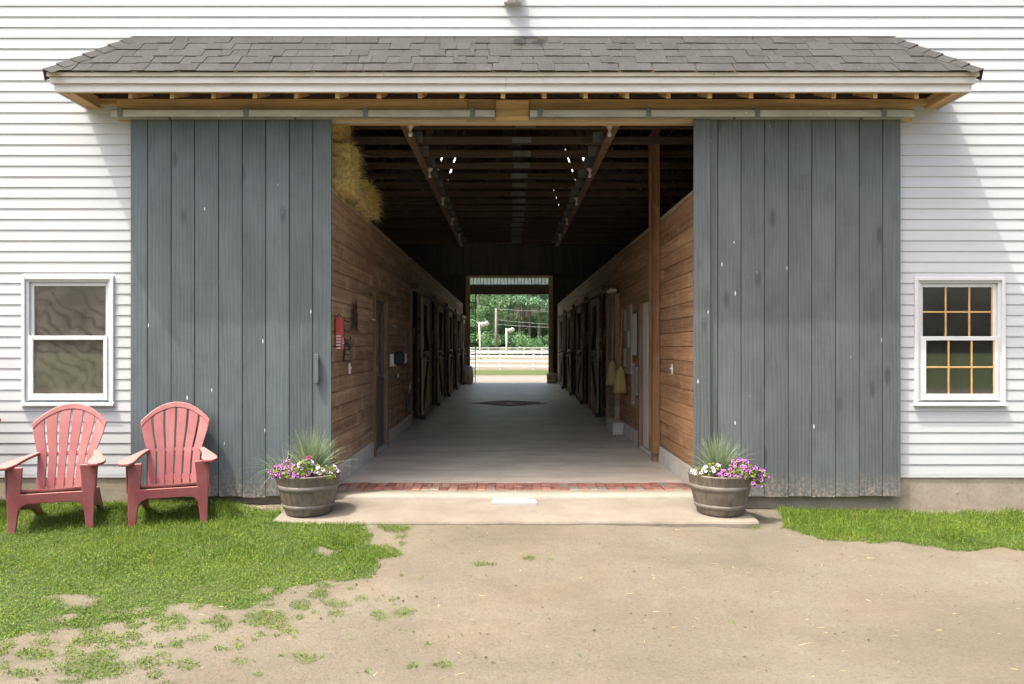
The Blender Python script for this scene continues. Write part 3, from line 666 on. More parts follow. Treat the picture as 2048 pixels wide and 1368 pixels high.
# sliding stall doors
ORD = ["first", "second", "third", "fourth", "fifth"]
def stall_door(X, s, y0, idx, side):
    d = thing("stall_door", f"{ORD[idx]} sliding plank stall door from the entrance on the {side} of the aisle", "stall door", (X, y0, 0), "sliding stall doors along the aisle")
    xf_ = X-s*.10; xb = X-s*.055; a_, b_ = sorted((xf_, xb)); yl = y0+1.05; yr = yl+1.18
    for j in range(6):
        ya = yl+j*.196; part("door_board", MB().cbox(*sorted((xb, X-s*.075)), ya, ya+.194, .06, 1.22, .004), M['plank_v'], d)
    fr = MB(); fr.cbox(a_, b_, yl, yl+.12, .05, 2.38, .004); fr.cbox(a_, b_, yr-.12, yr, .05, 2.38, .004)
    for za, zb in ((.051,.2),(1.18,1.32),(2.24,2.379)): fr.cbox(a_, b_, yl+.12, yr-.12, za, zb, .004)
    part("door_frame", fr, M['plank_v'], d)
    t_ = (a_+b_)/2-s*.006
    flip = idx % 2
    part("diagonal_brace", MB().bar((t_, yl+.14 if not flip else yr-.14, 2.22), (t_, yr-.14 if not flip else yl+.14, 1.34), .036, .10), M['dark_v'], d)
    part("diagonal_brace", MB().bar((t_, yr-.14 if not flip else yl+.14, 1.16), (t_, yl+.14 if not flip else yr-.14, .22), .036, .10), M['dark_v'], d)
    for j in range(8):
        ya = yl+.16+j*.115; part("window_bar", MB().tube([(X-s*.07, ya, 1.32), (X-s*.07, ya, 2.24)], .007, 6), M['steel'], d)
    part("track_cover", MB().cbox(*sorted((X-s*.14, X-s*.002)), y0+.02, y0+2.3, 2.42, 2.50, .006), M['plank_old'], d)
    part("track_end", MB().cbox(*sorted((X-s*.145, X-s*.001)), y0-.02, y0+.02, 2.44, 2.53, .004), M['steel'], d)
    part("latch", MB().cbox(*sorted((xf_-s*.05, xf_)), yl+.02, yl+.10, 1.20, 1.27, .006).tube([(xf_-s*.05, yl+.06, 1.23), (xf_-s*.10, yl+.05, 1.19), (xf_-s*.12, yl+.0, 1.17)], .012, 6), M['steel'], d)
    part("latch_pin", MB().tube([(xf_-s*.02, yl-.06, 1.14), (xf_-s*.13, yl+.03, 1.135)], .012, 6), M['bright_steel'], d)
    part("name_card", MB().box(*sorted((xf_-s*.004, xf_-s*.001)), yl+.01, yl+.11, 1.36, 1.60), M['paper'], d)
    part("floor_guide", MB().cbox(*sorted((xf_-s*.03, xb)), yl+.0, yl+.05, 0.002, .09, .004), M['steel'], d)
for i, y in enumerate(LST): stall_door(XL, -1, y, i, "left")
for i, y in enumerate(RST[:4]): stall_door(XR, 1, y, i, "right")
for i, (X, s, y) in enumerate([(XL,-1,12.9),(XL,-1,16.0),(XR,1,13.6),(XR,1,16.7)]):
    sd = ["left","right"][X > 0]; o = thing("halter_chain", f"hanging tie chain by the {ORD[i % 2]} stall opening on the {sd}", "chain", (X, y, 1.6))
    m = MB()
    for j in range(9): m.lathe([(.012,-.004),(.016,0),(.012,.004),(.009,0),(.012,-.004)], (X-s*.05, y+.07+.006*(j % 2), 1.72-j*.03), 8, 'X' if j % 2 else 'Y')
    part("chain", m, M['bright_steel'], o, True); part("hook", MB().tube([(X-s*.03,y+.07,1.75),(X-s*.05,y+.07,1.77),(X-s*.06,y+.07,1.73)], .006, 6), M['steel'], o)

# ------------------------------------------------------------------ sliding entrance doors and tracks
def slide_door(label, edges, DY, py_top, py_bot, mat):
    zt, zb = PZ(py_top, DY), PZ(py_bot, DY)
    xs_ = [PX(e, DY) for e in edges]; d = thing("sliding_door", label, "sliding door", ((xs_[0]+xs_[-1])/2, DY+.02, zb))
    for a_, b_ in zip(xs_, xs_[1:]):
        e = random.uniform(0, .0025); dz = random.uniform(-.012, .004)
        part("board", MB().cbox(a_+.0032, b_-.0032, DY+e, DY+.024, zb+dz, zt+random.uniform(-.004,.004), .0025), mat, d)
    bb = MB(); bb.box(xs_[0]+.01, xs_[-1]-.01, DY+.025, DY+.05, zb+.02, zt-.02); part("backing", bb, M['dark_v'], d)
    return d, xs_, zb, zt
DY = 6.892
dl, xl_, zb, zt = slide_door("left blue grey sliding plank door with a wooden pull handle", [260,294.5,342,389,437,484.5,531.5,578.5,625.5,663], DY, 237, 993, M['door_blue'])
hx = PX(628.5, DY); part("pull_handle", MB().cbox(PX(628.5, 6.85), PX(637, 6.85), 6.845, 6.872, PZ(766, 6.85), PZ(708.5, 6.85), .003).cbox(PX(630, 6.87), PX(636, 6.87), 6.871, DY+.004, PZ(722, 6.87), PZ(712, 6.87), .001).cbox(PX(630, 6.87), PX(636, 6.87), 6.871, DY+.004, PZ(764, 6.87), PZ(754, 6.87), .001), M['door_blue'], dl)
dr_, xr_, zb2, zt2 = slide_door("right grey sliding plank door with a proud edge board", [1390,1436,1482.5,1529.5,1577,1624,1671.5,1719,1766,1802], DY, 238, 993, M['door_grey'])
part("edge_board", MB().cbox(PX(1387.5, 6.868), PX(1421, 6.868), 6.868, DY-.0005, zb2+.01, zt2-.003, .003), M['door_grey'], dr_)
def track(label, p0, p1, brs, wheels):
    y = 6.80; x0, x1 = PX(p0, y), PX(p1, y); z0, z1 = PZ(233, y), PZ(217.5, y)
    o = thing("door_track", label, "door track", ((x0+x1)/2, y, z0))
    m = MB(); m.prism([(y, z0), (y, z1-.012), (y+.012, z1), (y+.078, z1), (y+.09, z1-.012), (y+.09, z0), (y+.06, z0), (y+.06, z0+.004), (y+.086, z0+.004), (y+.086, z1-.012), (y+.076, z1-.004), (y+.014, z1-.004), (y+.004, z1-.012), (y+.004, z0+.004), (y+.03, z0+.004), (y+.03, z0)], 'x', x0, x1)
    part("rail", m, M['galv'], o)
    for b in brs:
        x = PX(b, y)
        part("bracket", MB().cbox(x-.024, x+.024, y-.006, y-.0005, z0-.002, z1+.004, .001).cbox(x-.022, x+.022, y-.004, y+.10, z1+.002, z1+.008, .001).cbox(x-.024, x+.024, y+.096, y+.1155, z1+.008, z1+.035, .002).lathe([(.008,-.006),(.008,0)], (x, y+.096, z1+.022), 6, 'Y'), M['plate'], o)
    for b in wheels:
        x = PX(b, y); part("hanger_bolt", MB().tube([(x, y+.045, z0+.03), (x, y+.045, zt-.02)], .009, 8).cbox(x-.03, x+.03, y+.036, y+.054, zt+.004, zt+.018, .002), M['steel'], o)
track("left galvanised sliding door track under the canopy", 222, 990, [240, 492, 731, 945], [335, 588])
track("right galvanised sliding door track under the canopy", 1060, 1829, [1080, 1297, 1515, 1768], [1472, 1727])

# ------------------------------------------------------------------ canopy (part of the barn)
CX = .036; EY = 6.43; EZ = 3.868; RZ = 4.385; HE = 4.16; HR = 3.645
cl = MB(); th = .02
cl.add([(CX-HE+.02,EY+.02,EZ-.015),(CX+HE-.02,EY+.02,EZ-.015),(CX+HR,WY-.013,RZ-.012),(CX-HR,WY-.013,RZ-.012),
        (CX-HE+.02,EY+.02,EZ-.03),(CX+HE-.02,EY+.02,EZ-.03),(CX+HR,WY-.013,RZ-.03),(CX-HR,WY-.013,RZ-.03),(CX-HE+.02,WY-.013,EZ-.015),(CX-HE+.02,WY-.013,EZ-.03),(CX+HE-.02,WY-.013,EZ-.015),(CX+HE-.02,WY-.013,EZ-.03)],
       [(0,1,2,3),(4,7,6,5),(0,4,5,1),(0,3,8),(4,9,7),(1,10,2),(5,6,11),(0,8,9,4),(1,5,11,10)])
can = part("canopy", cl, M['pine_y'], barn)
sl_v = Vector((0, WY-.013-EY, RZ-EZ)); SL = sl_v.length; sl_u = sl_v.normalized(); nrm = Vector((0, -sl_u.z, sl_u.y))
NC = 5; ex = SL/NC
def shingle(xb0, xb1, xt0, xt1, s0, s1, lift, thick):
    base = Vector((0, EY, EZ)); vs = []
    for (xx, sv, l) in ((xb0, s0, lift), (xb1, s0, lift), (xt1, s1, .0015), (xt0, s1, .0015)):
        p = base+sl_u*sv+nrm*l; vs.append((CX+xx, p.y, p.z))
    for (xx, sv, l) in ((xb0, s0, lift), (xb1, s0, lift), (xt1, s1, .0015), (xt0, s1, .0015)):
        p = base+sl_u*sv+nrm*(l+thick); vs.append((CX+xx, p.y, p.z))
    part("shingle", MB().add(vs, [(3,2,1,0),(4,5,6,7),(0,1,5,4),(1,2,6,5),(2,3,7,6),(3,0,4,7)]), M['shingle'], can)
for c_i in range(NC):
    s0 = c_i*ex-(.012 if c_i == 0 else 0); s1 = (c_i+1)*ex+.012
    if c_i == NC-1: s1 = SL-.004
    hw0 = HE-(HE-HR)*s0/SL; hw1 = HE-(HE-HR)*s1/SL
    x = -hw0-random.uniform(0, .1)
    while x < hw0:
        wd = random.choice([.11,.13,.15,.17,.19])*random.uniform(.92,1.08); x1 = x+wd
        cl_ = lambda v, h: max(-h, min(h, v)); sk_ = random.uniform(-.006,.006)
        a0, a1, b0, b1 = cl_(x, hw0), cl_(x1-.002, hw0), cl_(x+sk_, hw1), cl_(x1-.002+sk_, hw1)
        if a1-a0 > .01 and b1-b0 > .003: shingle(a0, a1, b0, b1, s0+random.uniform(-.003,.003), s1, .006, random.choice([.004,.004,.0085]))
        x = x1
for s in (-1, 1):               # hip caps and end slopes
    A = Vector((CX+s*HE, EY-.005, EZ)); B = Vector((CX+s*HR, WY-.013, RZ)); d = (B-A); L = d.length; d.normalize()
    w1 = Vector((-s*1, 0, 0)); w2v = Vector((0, 1, 0))
    w2 = w2v-d*w2v.dot(d); w1 = w1-d*w1.dot(d); w1.normalize(); w2.normalize(); up = Vector((s*.35, -.35, .87))
    n = 7
    for j in range(n):
        p = A+d*(L*j/n); q = A+d*(L*(j+1)/n+.02); l0 = up*(.020+.004*(j % 2)); l1 = up*.010
        if j == n-1: q = A+d*(L-.004)
        wa = .13
        vs = [p+l0, p+w1*wa+l0*.75, q+w1*wa+l1*.75, q+l1, p+w2*wa+l0*.6, q+w2*wa+l1*.6]; vs += [v-up*.006 for v in vs]
        part("hip_cap", MB().add(vs, [(0,1,2,3),(0,3,5,4),(6,9,8,7),(6,10,11,9),(0,6,7,1),(1,7,8,2),(3,2,8,9),(0,4,10,6),(4,5,11,10),(5,3,9,11)]), M['shingle'], can)
    e = MB()
    for j in range(5):
        f0, f1 = j/5, (j+1)/5+.02
        def pt(f, yf): return Vector((CX+s*(HE-(HE-HR)*f)+s*.006, EY+(WY-.013-EY)*(f if yf == 0 else 1.0), EZ+(RZ-EZ)*f+.006))
        e.add([pt(f0,0)+Vector((s*.006,0,.006)), pt(f0,1)+Vector((s*.006,0,.006)), pt(min(f1,1),1), pt(min(f1,1),0)], [(0,1,2,3)])
    part("end_shingles", e, M['shingle'], can)
part("ridge_flashing", MB().box(CX-HR, CX+HR, WY-.022, WY-.0125, RZ-.012, RZ+.014), M['steel'], can)
part("ridge_trim", MB().box(CX-HR-.02, CX+HR+.02, WY-.02, WY-.008, RZ+.015, RZ+.05), M['white_trim'], can)
def eave_piece(nm, d, z0, z1, thk, mt, joints=()):
    """a board round the three free edges of the canopy, d inside the roof edge"""
    x0, x1, y0 = CX-HE+d, CX+HE-d, EY+d; cuts = [x0]+list(joints)+[x1]
    for a_, b_ in zip(cuts, cuts[1:]): part(nm, MB().cbox(a_, b_-.0015, y0, y0+thk, z0, z1, .002), mt, can)
    part(nm, MB().cbox(x0, x0+thk, y0+thk+.001, WY-.013, z0+.001, z1-.001, .002), mt, can); part(nm, MB().cbox(x1-thk, x1, y0+thk+.001, WY-.013, z0+.001, z1-.001, .002), mt, can)
eave_piece("drip_edge", .012, EZ-.040, EZ-.004, .012, M['cream'], (PX(768, 6.45), PX(1428, 6.45)))
eave_piece("frieze_board", .030, EZ-.096, EZ-.041, .02, M['fascia'], (PX(1012, 6.47),))
eave_piece("fascia_board", .055, EZ-.165, EZ-.090, .022, M['fascia'], (PX(1012, 6.5),))
eave_piece("inner_fascia", .079, EZ-.160, EZ-.05, .03, M['pine_y'])
for i in range(22):
    x = PX(262+i*72.5*1.14, 6.55)
    if x > 3.9: break
    part("rafter_tail", MB().add([(x-.019,6.542,EZ-.205),(x+.019,6.542,EZ-.205),(x+.019,6.542,EZ-.035),(x-.019,6.542,EZ-.035),(x-.019,6.925,EZ-.05),(x+.019,6.925,EZ-.05),(x+.019,6.925,EZ+.30),(x-.019,6.925,EZ+.30)],
        [(0,1,2,3),(7,6,5,4),(0,4,5,1),(1,5,6,2),(2,6,7,3),(3,7,4,0)]), M['pine_y'], can)
part("ledger_board", MB().cbox(PX(186,6.93), PX(1868,6.93), 6.926, WY-.014, PZ(196,6.93), EZ+.12, .003), M['dark_y'], can)
part("header_board", MB().cbox(PX(183,6.91), PX(232,6.91), 6.917, WY-.013, PZ(210,6.92), PZ(196.5,6.92), .004), M['pine'], can)
part("header_board", MB().cbox(PX(232.5,6.91), PX(934,6.91), 6.912, WY-.013, PZ(240,6.91), PZ(197,6.91), .004), M['pine'], can)
part("header_board", MB().cbox(PX(934.5,6.91), PX(1826,6.91), 6.913, WY-.013, PZ(241,6.91), PZ(197.5,6.91), .004), M['pine'], can)
part("header_board", MB().cbox(PX(1826.5,6.91), PX(1870,6.91), 6.917, WY-.013, PZ(210,6.92), PZ(196.5,6.92), .004), M['pine'], can)
part("header_block", MB().cbox(PX(991,6.87), PX(1058,6.87), 6.862, 6.9115, PZ(240,6.87), PZ(200,6.87), .005), M['pine'], can)
for s in (-1, 1):
    x = CX+s*(HE-.16); part("end_beam", MB().cbox(x-.045, x+.045, 6.545, WY-.014, EZ-.165, EZ-.06, .004), M['pine_y'], can)
part("door_head_beam", MB().cbox(XL-.02, XR+.02, WY-.01, WY+.13, 3.585, 3.70, .004), M['pine'], barn)

# ------------------------------------------------------------------ floodlight over the canopy
flx = .034; fo = thing("floodlight", "white twin floodlight on the siding above the canopy", "floodlight", (flx, WY-.02, 4.78))
part("base", MB().cbox(flx-.085, flx+.085, WY-.055, WY-.008, 4.705, 4.87, .008), M['white_trim'], fo); part("cap", MB().lathe([(0,-.09),(.055,-.088),(.06,-.05),(.06,0)], (flx, WY-.05, 4.765), 20, 'Y'), M['plastic_white'], fo, True)
for s in (-1, 1):
    part("arm", MB().tube([(flx+s*.03, WY-.10, 4.79), (flx+s*.08, WY-.15, 4.80), (flx+s*.12, WY-.17, 4.79)], .012, 8), M['plastic_white'], fo, True)
    m = MB().lathe([(0,.0),(.03,.0),(.045,.05),(.058,.10),(.06,.125),(.05,.125),(0,.11)], (0,0,0), 18); m.xf(Matrix.Translation((flx+s*.13, WY-.17, 4.80)) @ Matrix.Rotation(R(150), 4, 'X') @ Matrix.Rotation(s*R(-25), 4, 'Y'))
    part("lamp_head", m, M['plastic_white'], fo, True)

# ------------------------------------------------------------------ lamps on the braces
for s, x in ((-1, -1.07), (1, 1.09)):
    for i in range(5):
        y = 7.85+i*1.93; o = thing("bulb_lamp", f"bare bulb in porcelain holder under the {'left' if s < 0 else 'right'} ceiling brace, {ORD[i]} from the entrance", "lamp", (x, y, 3.8), "bare bulbs along the ceiling braces")
        part("holder", MB().lathe([(0,0),(.042,0),(.044,-.012),(.03,-.032),(.018,-.045),(.016,-.062)], (x, y, 3.82), 14), M['porcelain'], o, True)
        part("bulb", MB().lathe([(.012,-.055),(.015,-.072),(.024,-.09),(.026,-.108),(.019,-.124),(0,-.13)], (x, y, 3.82), 14), M['bulb'], o, True)

# ------------------------------------------------------------------ right-hand props: double post, brooms, boards
po = thing("timber_post", "rough double timber post against the right plank wall", "post", (1.8, 8.9, 0))
part("timber", MB().cbox(1.745, 1.84, 9.02, 9.07, .12, PZ(268, 9.03), .004), M['post'], po); part("timber", MB().cbox(1.755, 1.845, 8.86, 8.91, .10, 4.15, .004), M['post'], po); part("timber", MB().cbox(1.765, 1.843, 8.915, 9.015, .0, 1.2, .004), M['sill_brown'], po)
def broom(label, X, y, ztop, tilt):
    o = thing("broom", label, "broom", (X, y, 1.0), "corn brooms on the right wall")
    part("handle", MB().tube([(X+.03, y+tilt, ztop), (X, y, ztop-.95)], .0125, 8), M['broom_handle'], o, True)
    z = ztop-.93; hd = MB(); prof = [(.025,.018,0),(.06,.03,-.04),(.085,.04,-.10),(.095,.042,-.19),(.115,.04,-.30),(.128,.036,-.40)]; n = 20
    for a_, b_, dz in prof:
        for k in range(n): th_ = 2*math.pi*k/n; hd.v.append((X+a_*.85*math.cos(th_), y+b_*math.sin(th_), z+dz+(random.uniform(-.012,.012) if dz < -.35 else 0)))
    hd.f = [(i*n+k, i*n+(k+1) % n, (i+1)*n+(k+1) % n, (i+1)*n+k) for i in range(len(prof)-1) for k in range(n)]+[tuple(5*n+k for k in range(n))]
    h = part("broom_head", hd, M['broom'], o, True)
    for dz in (-.115,-.145,-.175): part("stitching", MB().lathe([(.044,-.002),(.046,0),(.044,.002)], (0,0,0), 20).xf(Matrix.Translation((X,y,z+dz)) @ Matrix.Diagonal((1.85,1,1,1))), M['sill_brown'], o)
broom("corn broom hanging head down, nearer the white door", 1.735, 11.3, EYE+(690-615)/F*11.3, .0)
broom("corn broom hanging head down, farther from the white door", 1.70, 11.95, EYE+(690-609)/F*11.95, .05)
part_ = thing("broom_post", "broad brown plank panel behind the two brooms", "panel", (XR, 12, 0)); part("panel", MB().cbox(XR-.09, XR-.004, 12.05, 12.75, .2, 2.30, .006), M['plank_old'], part_); part("edge_post", MB().cbox(XR-.13, XR-.004, 12.76, 12.92, 0, 2.45, .006), M['sill_brown'], part_)
cb = thing("concrete_block", "loose pale concrete block at the foot of the broom panel", "block", (XR-.15, 12, 0)); part("block", MB().cbox(XR-.19, XR-.014, 11.6, 12.4, 0, .19, .01), M['block'], cb)
wl_ = thing("wall_lamp", "small pale jelly jar lamp above the brooms", "lamp", (XR-.1, 12.1, 2.3)); part("lamp_body", MB().cbox(XR-.2, XR-.09, 11.85, 12.2, 2.31, 2.36, .01), M['porcelain'], wl_)
nb = thing("notice_board", "plywood notice board with pinned sheets beside the white door", "notice board", (XR, 10.9, 1.6)); part("board", MB().cbox(XR-.035, XR-.006, 10.82, 11.5, 1.0, 2.05, .004), M['plank_v'], nb)
for y, z, wd, hg in ((11.22,1.66,.2,.33),(10.9,1.4,.18,.25),(11.24,1.1,.2,.28)): part("sheet", MB().box(XR-.040, XR-.037, y, y+wd, z, z+hg), M['paper'], nb)
wb = thing("mirror_board", "framed white board on the wall right beside the white door frame", "white board", (XR, 10.4, 1.5)); part("frame", MB().cbox(XR-.03, XR-.006, 10.30, 10.72, 1.26, 1.92, .004), M['steel'], wb); part("sheet", MB().box(XR-.034, XR-.031, 10.33, 10.69, 1.29, 1.89), M['paper'], wb)
for i, (y, z, wd, hg, lb) in enumerate(((10.28,.72,.26,.40,"typed notice sheet low on the wall beside the white door frame"),(10.66,.56,.22,.60,"long printed notice sheet low on the wall under the notice board"))):
    o = thing("notice_sheet", lb, "notice", (XR, y, z)); part("sheet", MB().box(XR-.010, XR-.006, y, y+wd, z, z+hg), M['paper'], o)
    m = MB()
    for j in range(int(hg/.028)-2): m.box(XR-.0125, XR-.011, y+.03, y+wd-.03-random.uniform(0,.06), z+hg-.05-j*.028, z+hg-.04-j*.028)
    part("print", m, M['ink'], o)
def switch(label, X, s, y, z):
    o = thing("switch_plate", label, "switch", (X, y, z)); part("plate", MB().cbox(*sorted((X-s*.012, X-s*.001)), y-.036, y+.036, z-.058, z+.058, .003), M['plastic_white'], o); part("toggle", MB().cbox(*sorted((X-s*.03, X-s*.012)), y-.008, y+.008, z-.004, z+.016, .002), M['plastic_white'], o)
switch("white light switch on the left plank wall", XL, -1, 7.93, PZ(737, 7.93)); switch("white light switch on the right plank wall", XR, 1, 8.2, PZ(738, 8.2))
# ------------------------------------------------------------------ left-hand props
rc = thing("red_case", "coral red plastic case hanging on the left plank wall", "case", (XL, 7.3, 1.4))
rp = MB().cbox(XL+.005, XL+.075, 7.255, 7.375, PZ(690, 7.3), PZ(634, 7.3), .012); part("case", rp, M['red_plastic'], rc)
part("case_foot", MB().lathe([(0,-.02),(.035,-.012),(.042,0),(.035,.014),(0,.02)], (XL+.045, 7.31, PZ(693, 7.3)), 14, 'Y'), M['red_plastic'], rc, True); part("hook", MB().tube([(XL+.01,7.31,PZ(634,7.3)),(XL+.04,7.31,PZ(628,7.3)),(XL+.06,7.31,PZ(634,7.3))], .006, 6), M['steel'], rc)
m = MB()
for j in range(5): m.box(XL+.0755, XL+.0765, 7.28, 7.35, 1.40+j*.025, 1.412+j*.025)
for j in range(5): m.box(XL+.02, XL+.065, 7.2535, 7.2545, 1.40+j*.03, 1.415+j*.03)
part("print", m, M['paper'], rc)
hk = thing("iron_hook_rack", "ornate black iron hook rack on the left plank wall", "hook rack", (XL, 7.55, 1.4)); m = MB(); yb = 7.62
for (yy, za, zb_) in ((yb, 1.26, 1.73), (yb+.015, 1.30, 1.62)): m.tube([(XL+.012, yy, za), (XL+.02, yy+.012, (za+zb_)/2-.1), (XL+.012, yy-.012, (za+zb_)/2+.1), (XL+.014, yy, zb_)], .008, 6)
for z in (1.70,1.60,1.50,1.45,1.40,1.35,1.28): m.tube([(XL+.012, yb, z), (XL+.06, yb+.01, z-.02), (XL+.085, yb+.012, z+.0), (XL+.08, yb+.012, z+.03)], .007, 6)
for k in range(3): m.tube([(XL+.01, yb+.03+k*.05, 1.47), (XL+.05, yb+.03+k*.05, 1.44), (XL+.06, yb+.03+k*.05, 1.40), (XL+.03, yb+.03+k*.05, 1.38)], .006, 6)
m.tube([(XL+.012, yb-.02, 1.44), (XL+.012, yb+.18, 1.44)], .008, 6)
part("rack", m, M['iron'], hk, True)
hl = thing("wire_hay_net", "tangled wire and halter hanging high on the left plank wall", "halter", (XL, 8.1, 1.7)); m = MB()
for k in range(22):
    y = 8.08+random.uniform(-.07,.07); z = PZ(600, 8.1)-random.random()*.12; pts = [(XL+.02+random.random()*.03, y+random.uniform(-.05,.05)*q, z-q*.06) for q in range(5)]; m.tube(pts, .0045, 5)
for k in range(7): m.lathe([(.030,-.004),(.034,0),(.030,.004),(.027,0),(.030,-.004)], (XL+.03, 8.15+random.uniform(-.03,.03), 1.62+k*.03), 12, 'X')
part("wires", m, M['iron'], hl, True)
def hooks(label, y, z, n):
    o = thing("wall_hook", label, "hook", (XL, y, z)); m = MB()
    for k in range(n): part("hook", MB().tube([(XL, y+k*.09, z), (XL+.05, y+k*.09, z-.01), (XL+.07, y+k*.09+.02, z-.03), (XL+.05, y+k*.09+.04, z-.045), (XL+.04, y+k*.09+.03, z-.02)], .006, 6), M['bright_steel'], o, True)
hooks("pair of steel hooks beside the grey door frame", 9.05, PZ(637, 9.1), 2); hooks("steel hooks high on the wall past the grey door", 11.1, PZ(604, 11.2), 2); hooks("row of small steel hooks past the grey door", 10.65, PZ(650, 10.7), 4)
bt = thing("bit_rack", "column of hanging bridle bits past the grey door", "bridle bits", (XL, 12.1, 1.5)); m = MB()
for k in range(8): m.lathe([(.026,-.004),(.031,0),(.026,.004),(.022,0),(.026,-.004)], (XL+.03, 12.05+random.uniform(-.02,.06), 1.35+k*.05), 10, random.choice('XY'))
part("bits", m, M['bright_steel'], bt, True)
td = thing("towel_dispenser", "black and white paper towel dispenser on the left plank wall", "dispenser", (XL, 10.8, 1.2)); part("body", MB().cbox(XL+.002, XL+.06, 10.61, 10.95, PZ(733, 10.7), PZ(705, 10.7)-.02, .01), M['plastic_white'], td); part("front_cover", MB().cbox(XL+.061, XL+.215, 10.62, 10.94, PZ(730, 10.7), PZ(703, 10.7), .03), M['plastic_black'], td)
hn = thing("hanging_key", "small white tag hanging on a hook below the dispenser", "tag", (XL, 11.3, .95)); part("tag", MB().cbox(XL+.01, XL+.02, 11.3, 11.4, PZ(755, 11.3), PZ(748, 11.3), .002).tube([(XL, 11.35, 1.0), (XL+.03, 11.35, .985), (XL+.02, 11.35, .95)], .005, 6), M['plastic_white'], hn)
dp = thing("dustpan", "dark dustpan with a pale handle hanging low before the first left stall", "dustpan", (XL, 12.45, .5)); part("pan", MB().prism([(12.33,.30),(12.57,.30),(12.52,.62),(12.38,.62)], 'x', XL+.01, XL+.05), M['steel'], dp); part("handle", MB().tube([(XL+.03, 12.45, .6), (XL+.05, 12.45, .72), (XL+.03, 12.45, .78)], .02, 8), M['bright_steel'], dp, True)
# far end: ladder, feed sack, box
ld = thing("ladder", "narrow metal ladder beside the far doorway", "ladder", (-1.42, FAR-.4, 0))
for x in (-1.50, -1.28): part("rail", MB().tube([(x, FAR-.35, .0), (x+.05*(x+1.42), FAR-.17, 3.4)], .018, 6), M['iron'], ld)
for j in range(10): part("rung", MB().tube([(-1.5, FAR-.345+.005*j, .25+j*.31), (-1.28, FAR-.345+.005*j, .25+j*.31)], .013, 6), M['iron'], ld)
sk_ = thing("feed_sack", "grey feed sack with a yellow mark by the far doorway", "sack", (-1.5, 26.6, 0)); m = MB(); n = 18; prof = [(.14,.0),(.185,.02),(.20,.15),(.205,.35),(.20,.52),(.18,.63),(.13,.68),(.08,.66),(0,.65)]
for r_, z in prof:
    for k in range(n): th_ = 2*math.pi*k/n; e = 1+.06*math.sin(3*th_+z*9)+.03*math.sin(7*th_-z*14); m.v.append((-1.5+r_*e*math.cos(th_)*.95, 26.6+r_*e*math.sin(th_)*.8, z))
m.f = [(i*n+k, i*n+(k+1) % n, (i+1)*n+(k+1) % n, (i+1)*n+k) for i in range(len(prof)-1) for k in range(n)]
part("sack", m, M['block'], sk_, True); part("yellow_mark", MB().prism([(-1.57,.12),(-1.47,.12),(-1.46,.30),(-1.52,.36),(-1.57,.28)], 'y', 26.415, 26.425), M['brass'], sk_)
bx = thing("wooden_crate", "small weathered wooden crate at the right of the far doorway", "crate", (1.6, 27.2, 0))
for k in range(3): part("slat", MB().cbox(1.42, 1.78, 26.95, 27.3, .01+k*.125, .01+k*.125+.115, .005), M['plank_old'], bx)

# ------------------------------------------------------------------ hay bales on the left wall
def ribbons(starts, dirs, lens, width, segs, droop, rnd, seedv):
    """thin tapered grass ribbons as one quad mesh"""
    n = len(starts); r = np.random.default_rng(seedv); ts = np.linspace(0, 1, segs+1)
    side = np.cross(dirs, r.normal(size=(n,3))); side /= np.linalg.norm(side, axis=1)[:,None]+1e-9
    V = np.zeros((n, segs+1, 2, 3)); 
    for i, tt in enumerate(ts):
        c = starts+dirs*(lens*tt)[:,None]; c[:,2] -= droop*lens*tt**2.2
        wd = (width*(1-tt*.88))[:,None]*.5; V[:,i,0] = c-side*wd; V[:,i,1] = c+side*wd
    b = (np.arange(n)*(segs+1)*2)[:,None]; k = np.arange(segs)[None]*2
    Fc = np.stack([b+k, b+k+1, b+k+3, b+k+2], 2).reshape(-1,4)
    return V.reshape(-1,3), Fc, np.repeat(rnd, (segs+1)*2)
def straws(name, mat, parent, St, Di, Le, wd, segs, dr, rn, off=(0,0,0), seed=1):
    V, Fc, rr = ribbons(St-np.array(off), Di, Le, wd, segs, dr, rn, seed)
    return tag(put(name, npmesh(name, V, Fc, 4, {'rnd': rr}), mat, parent), kind='stuff')
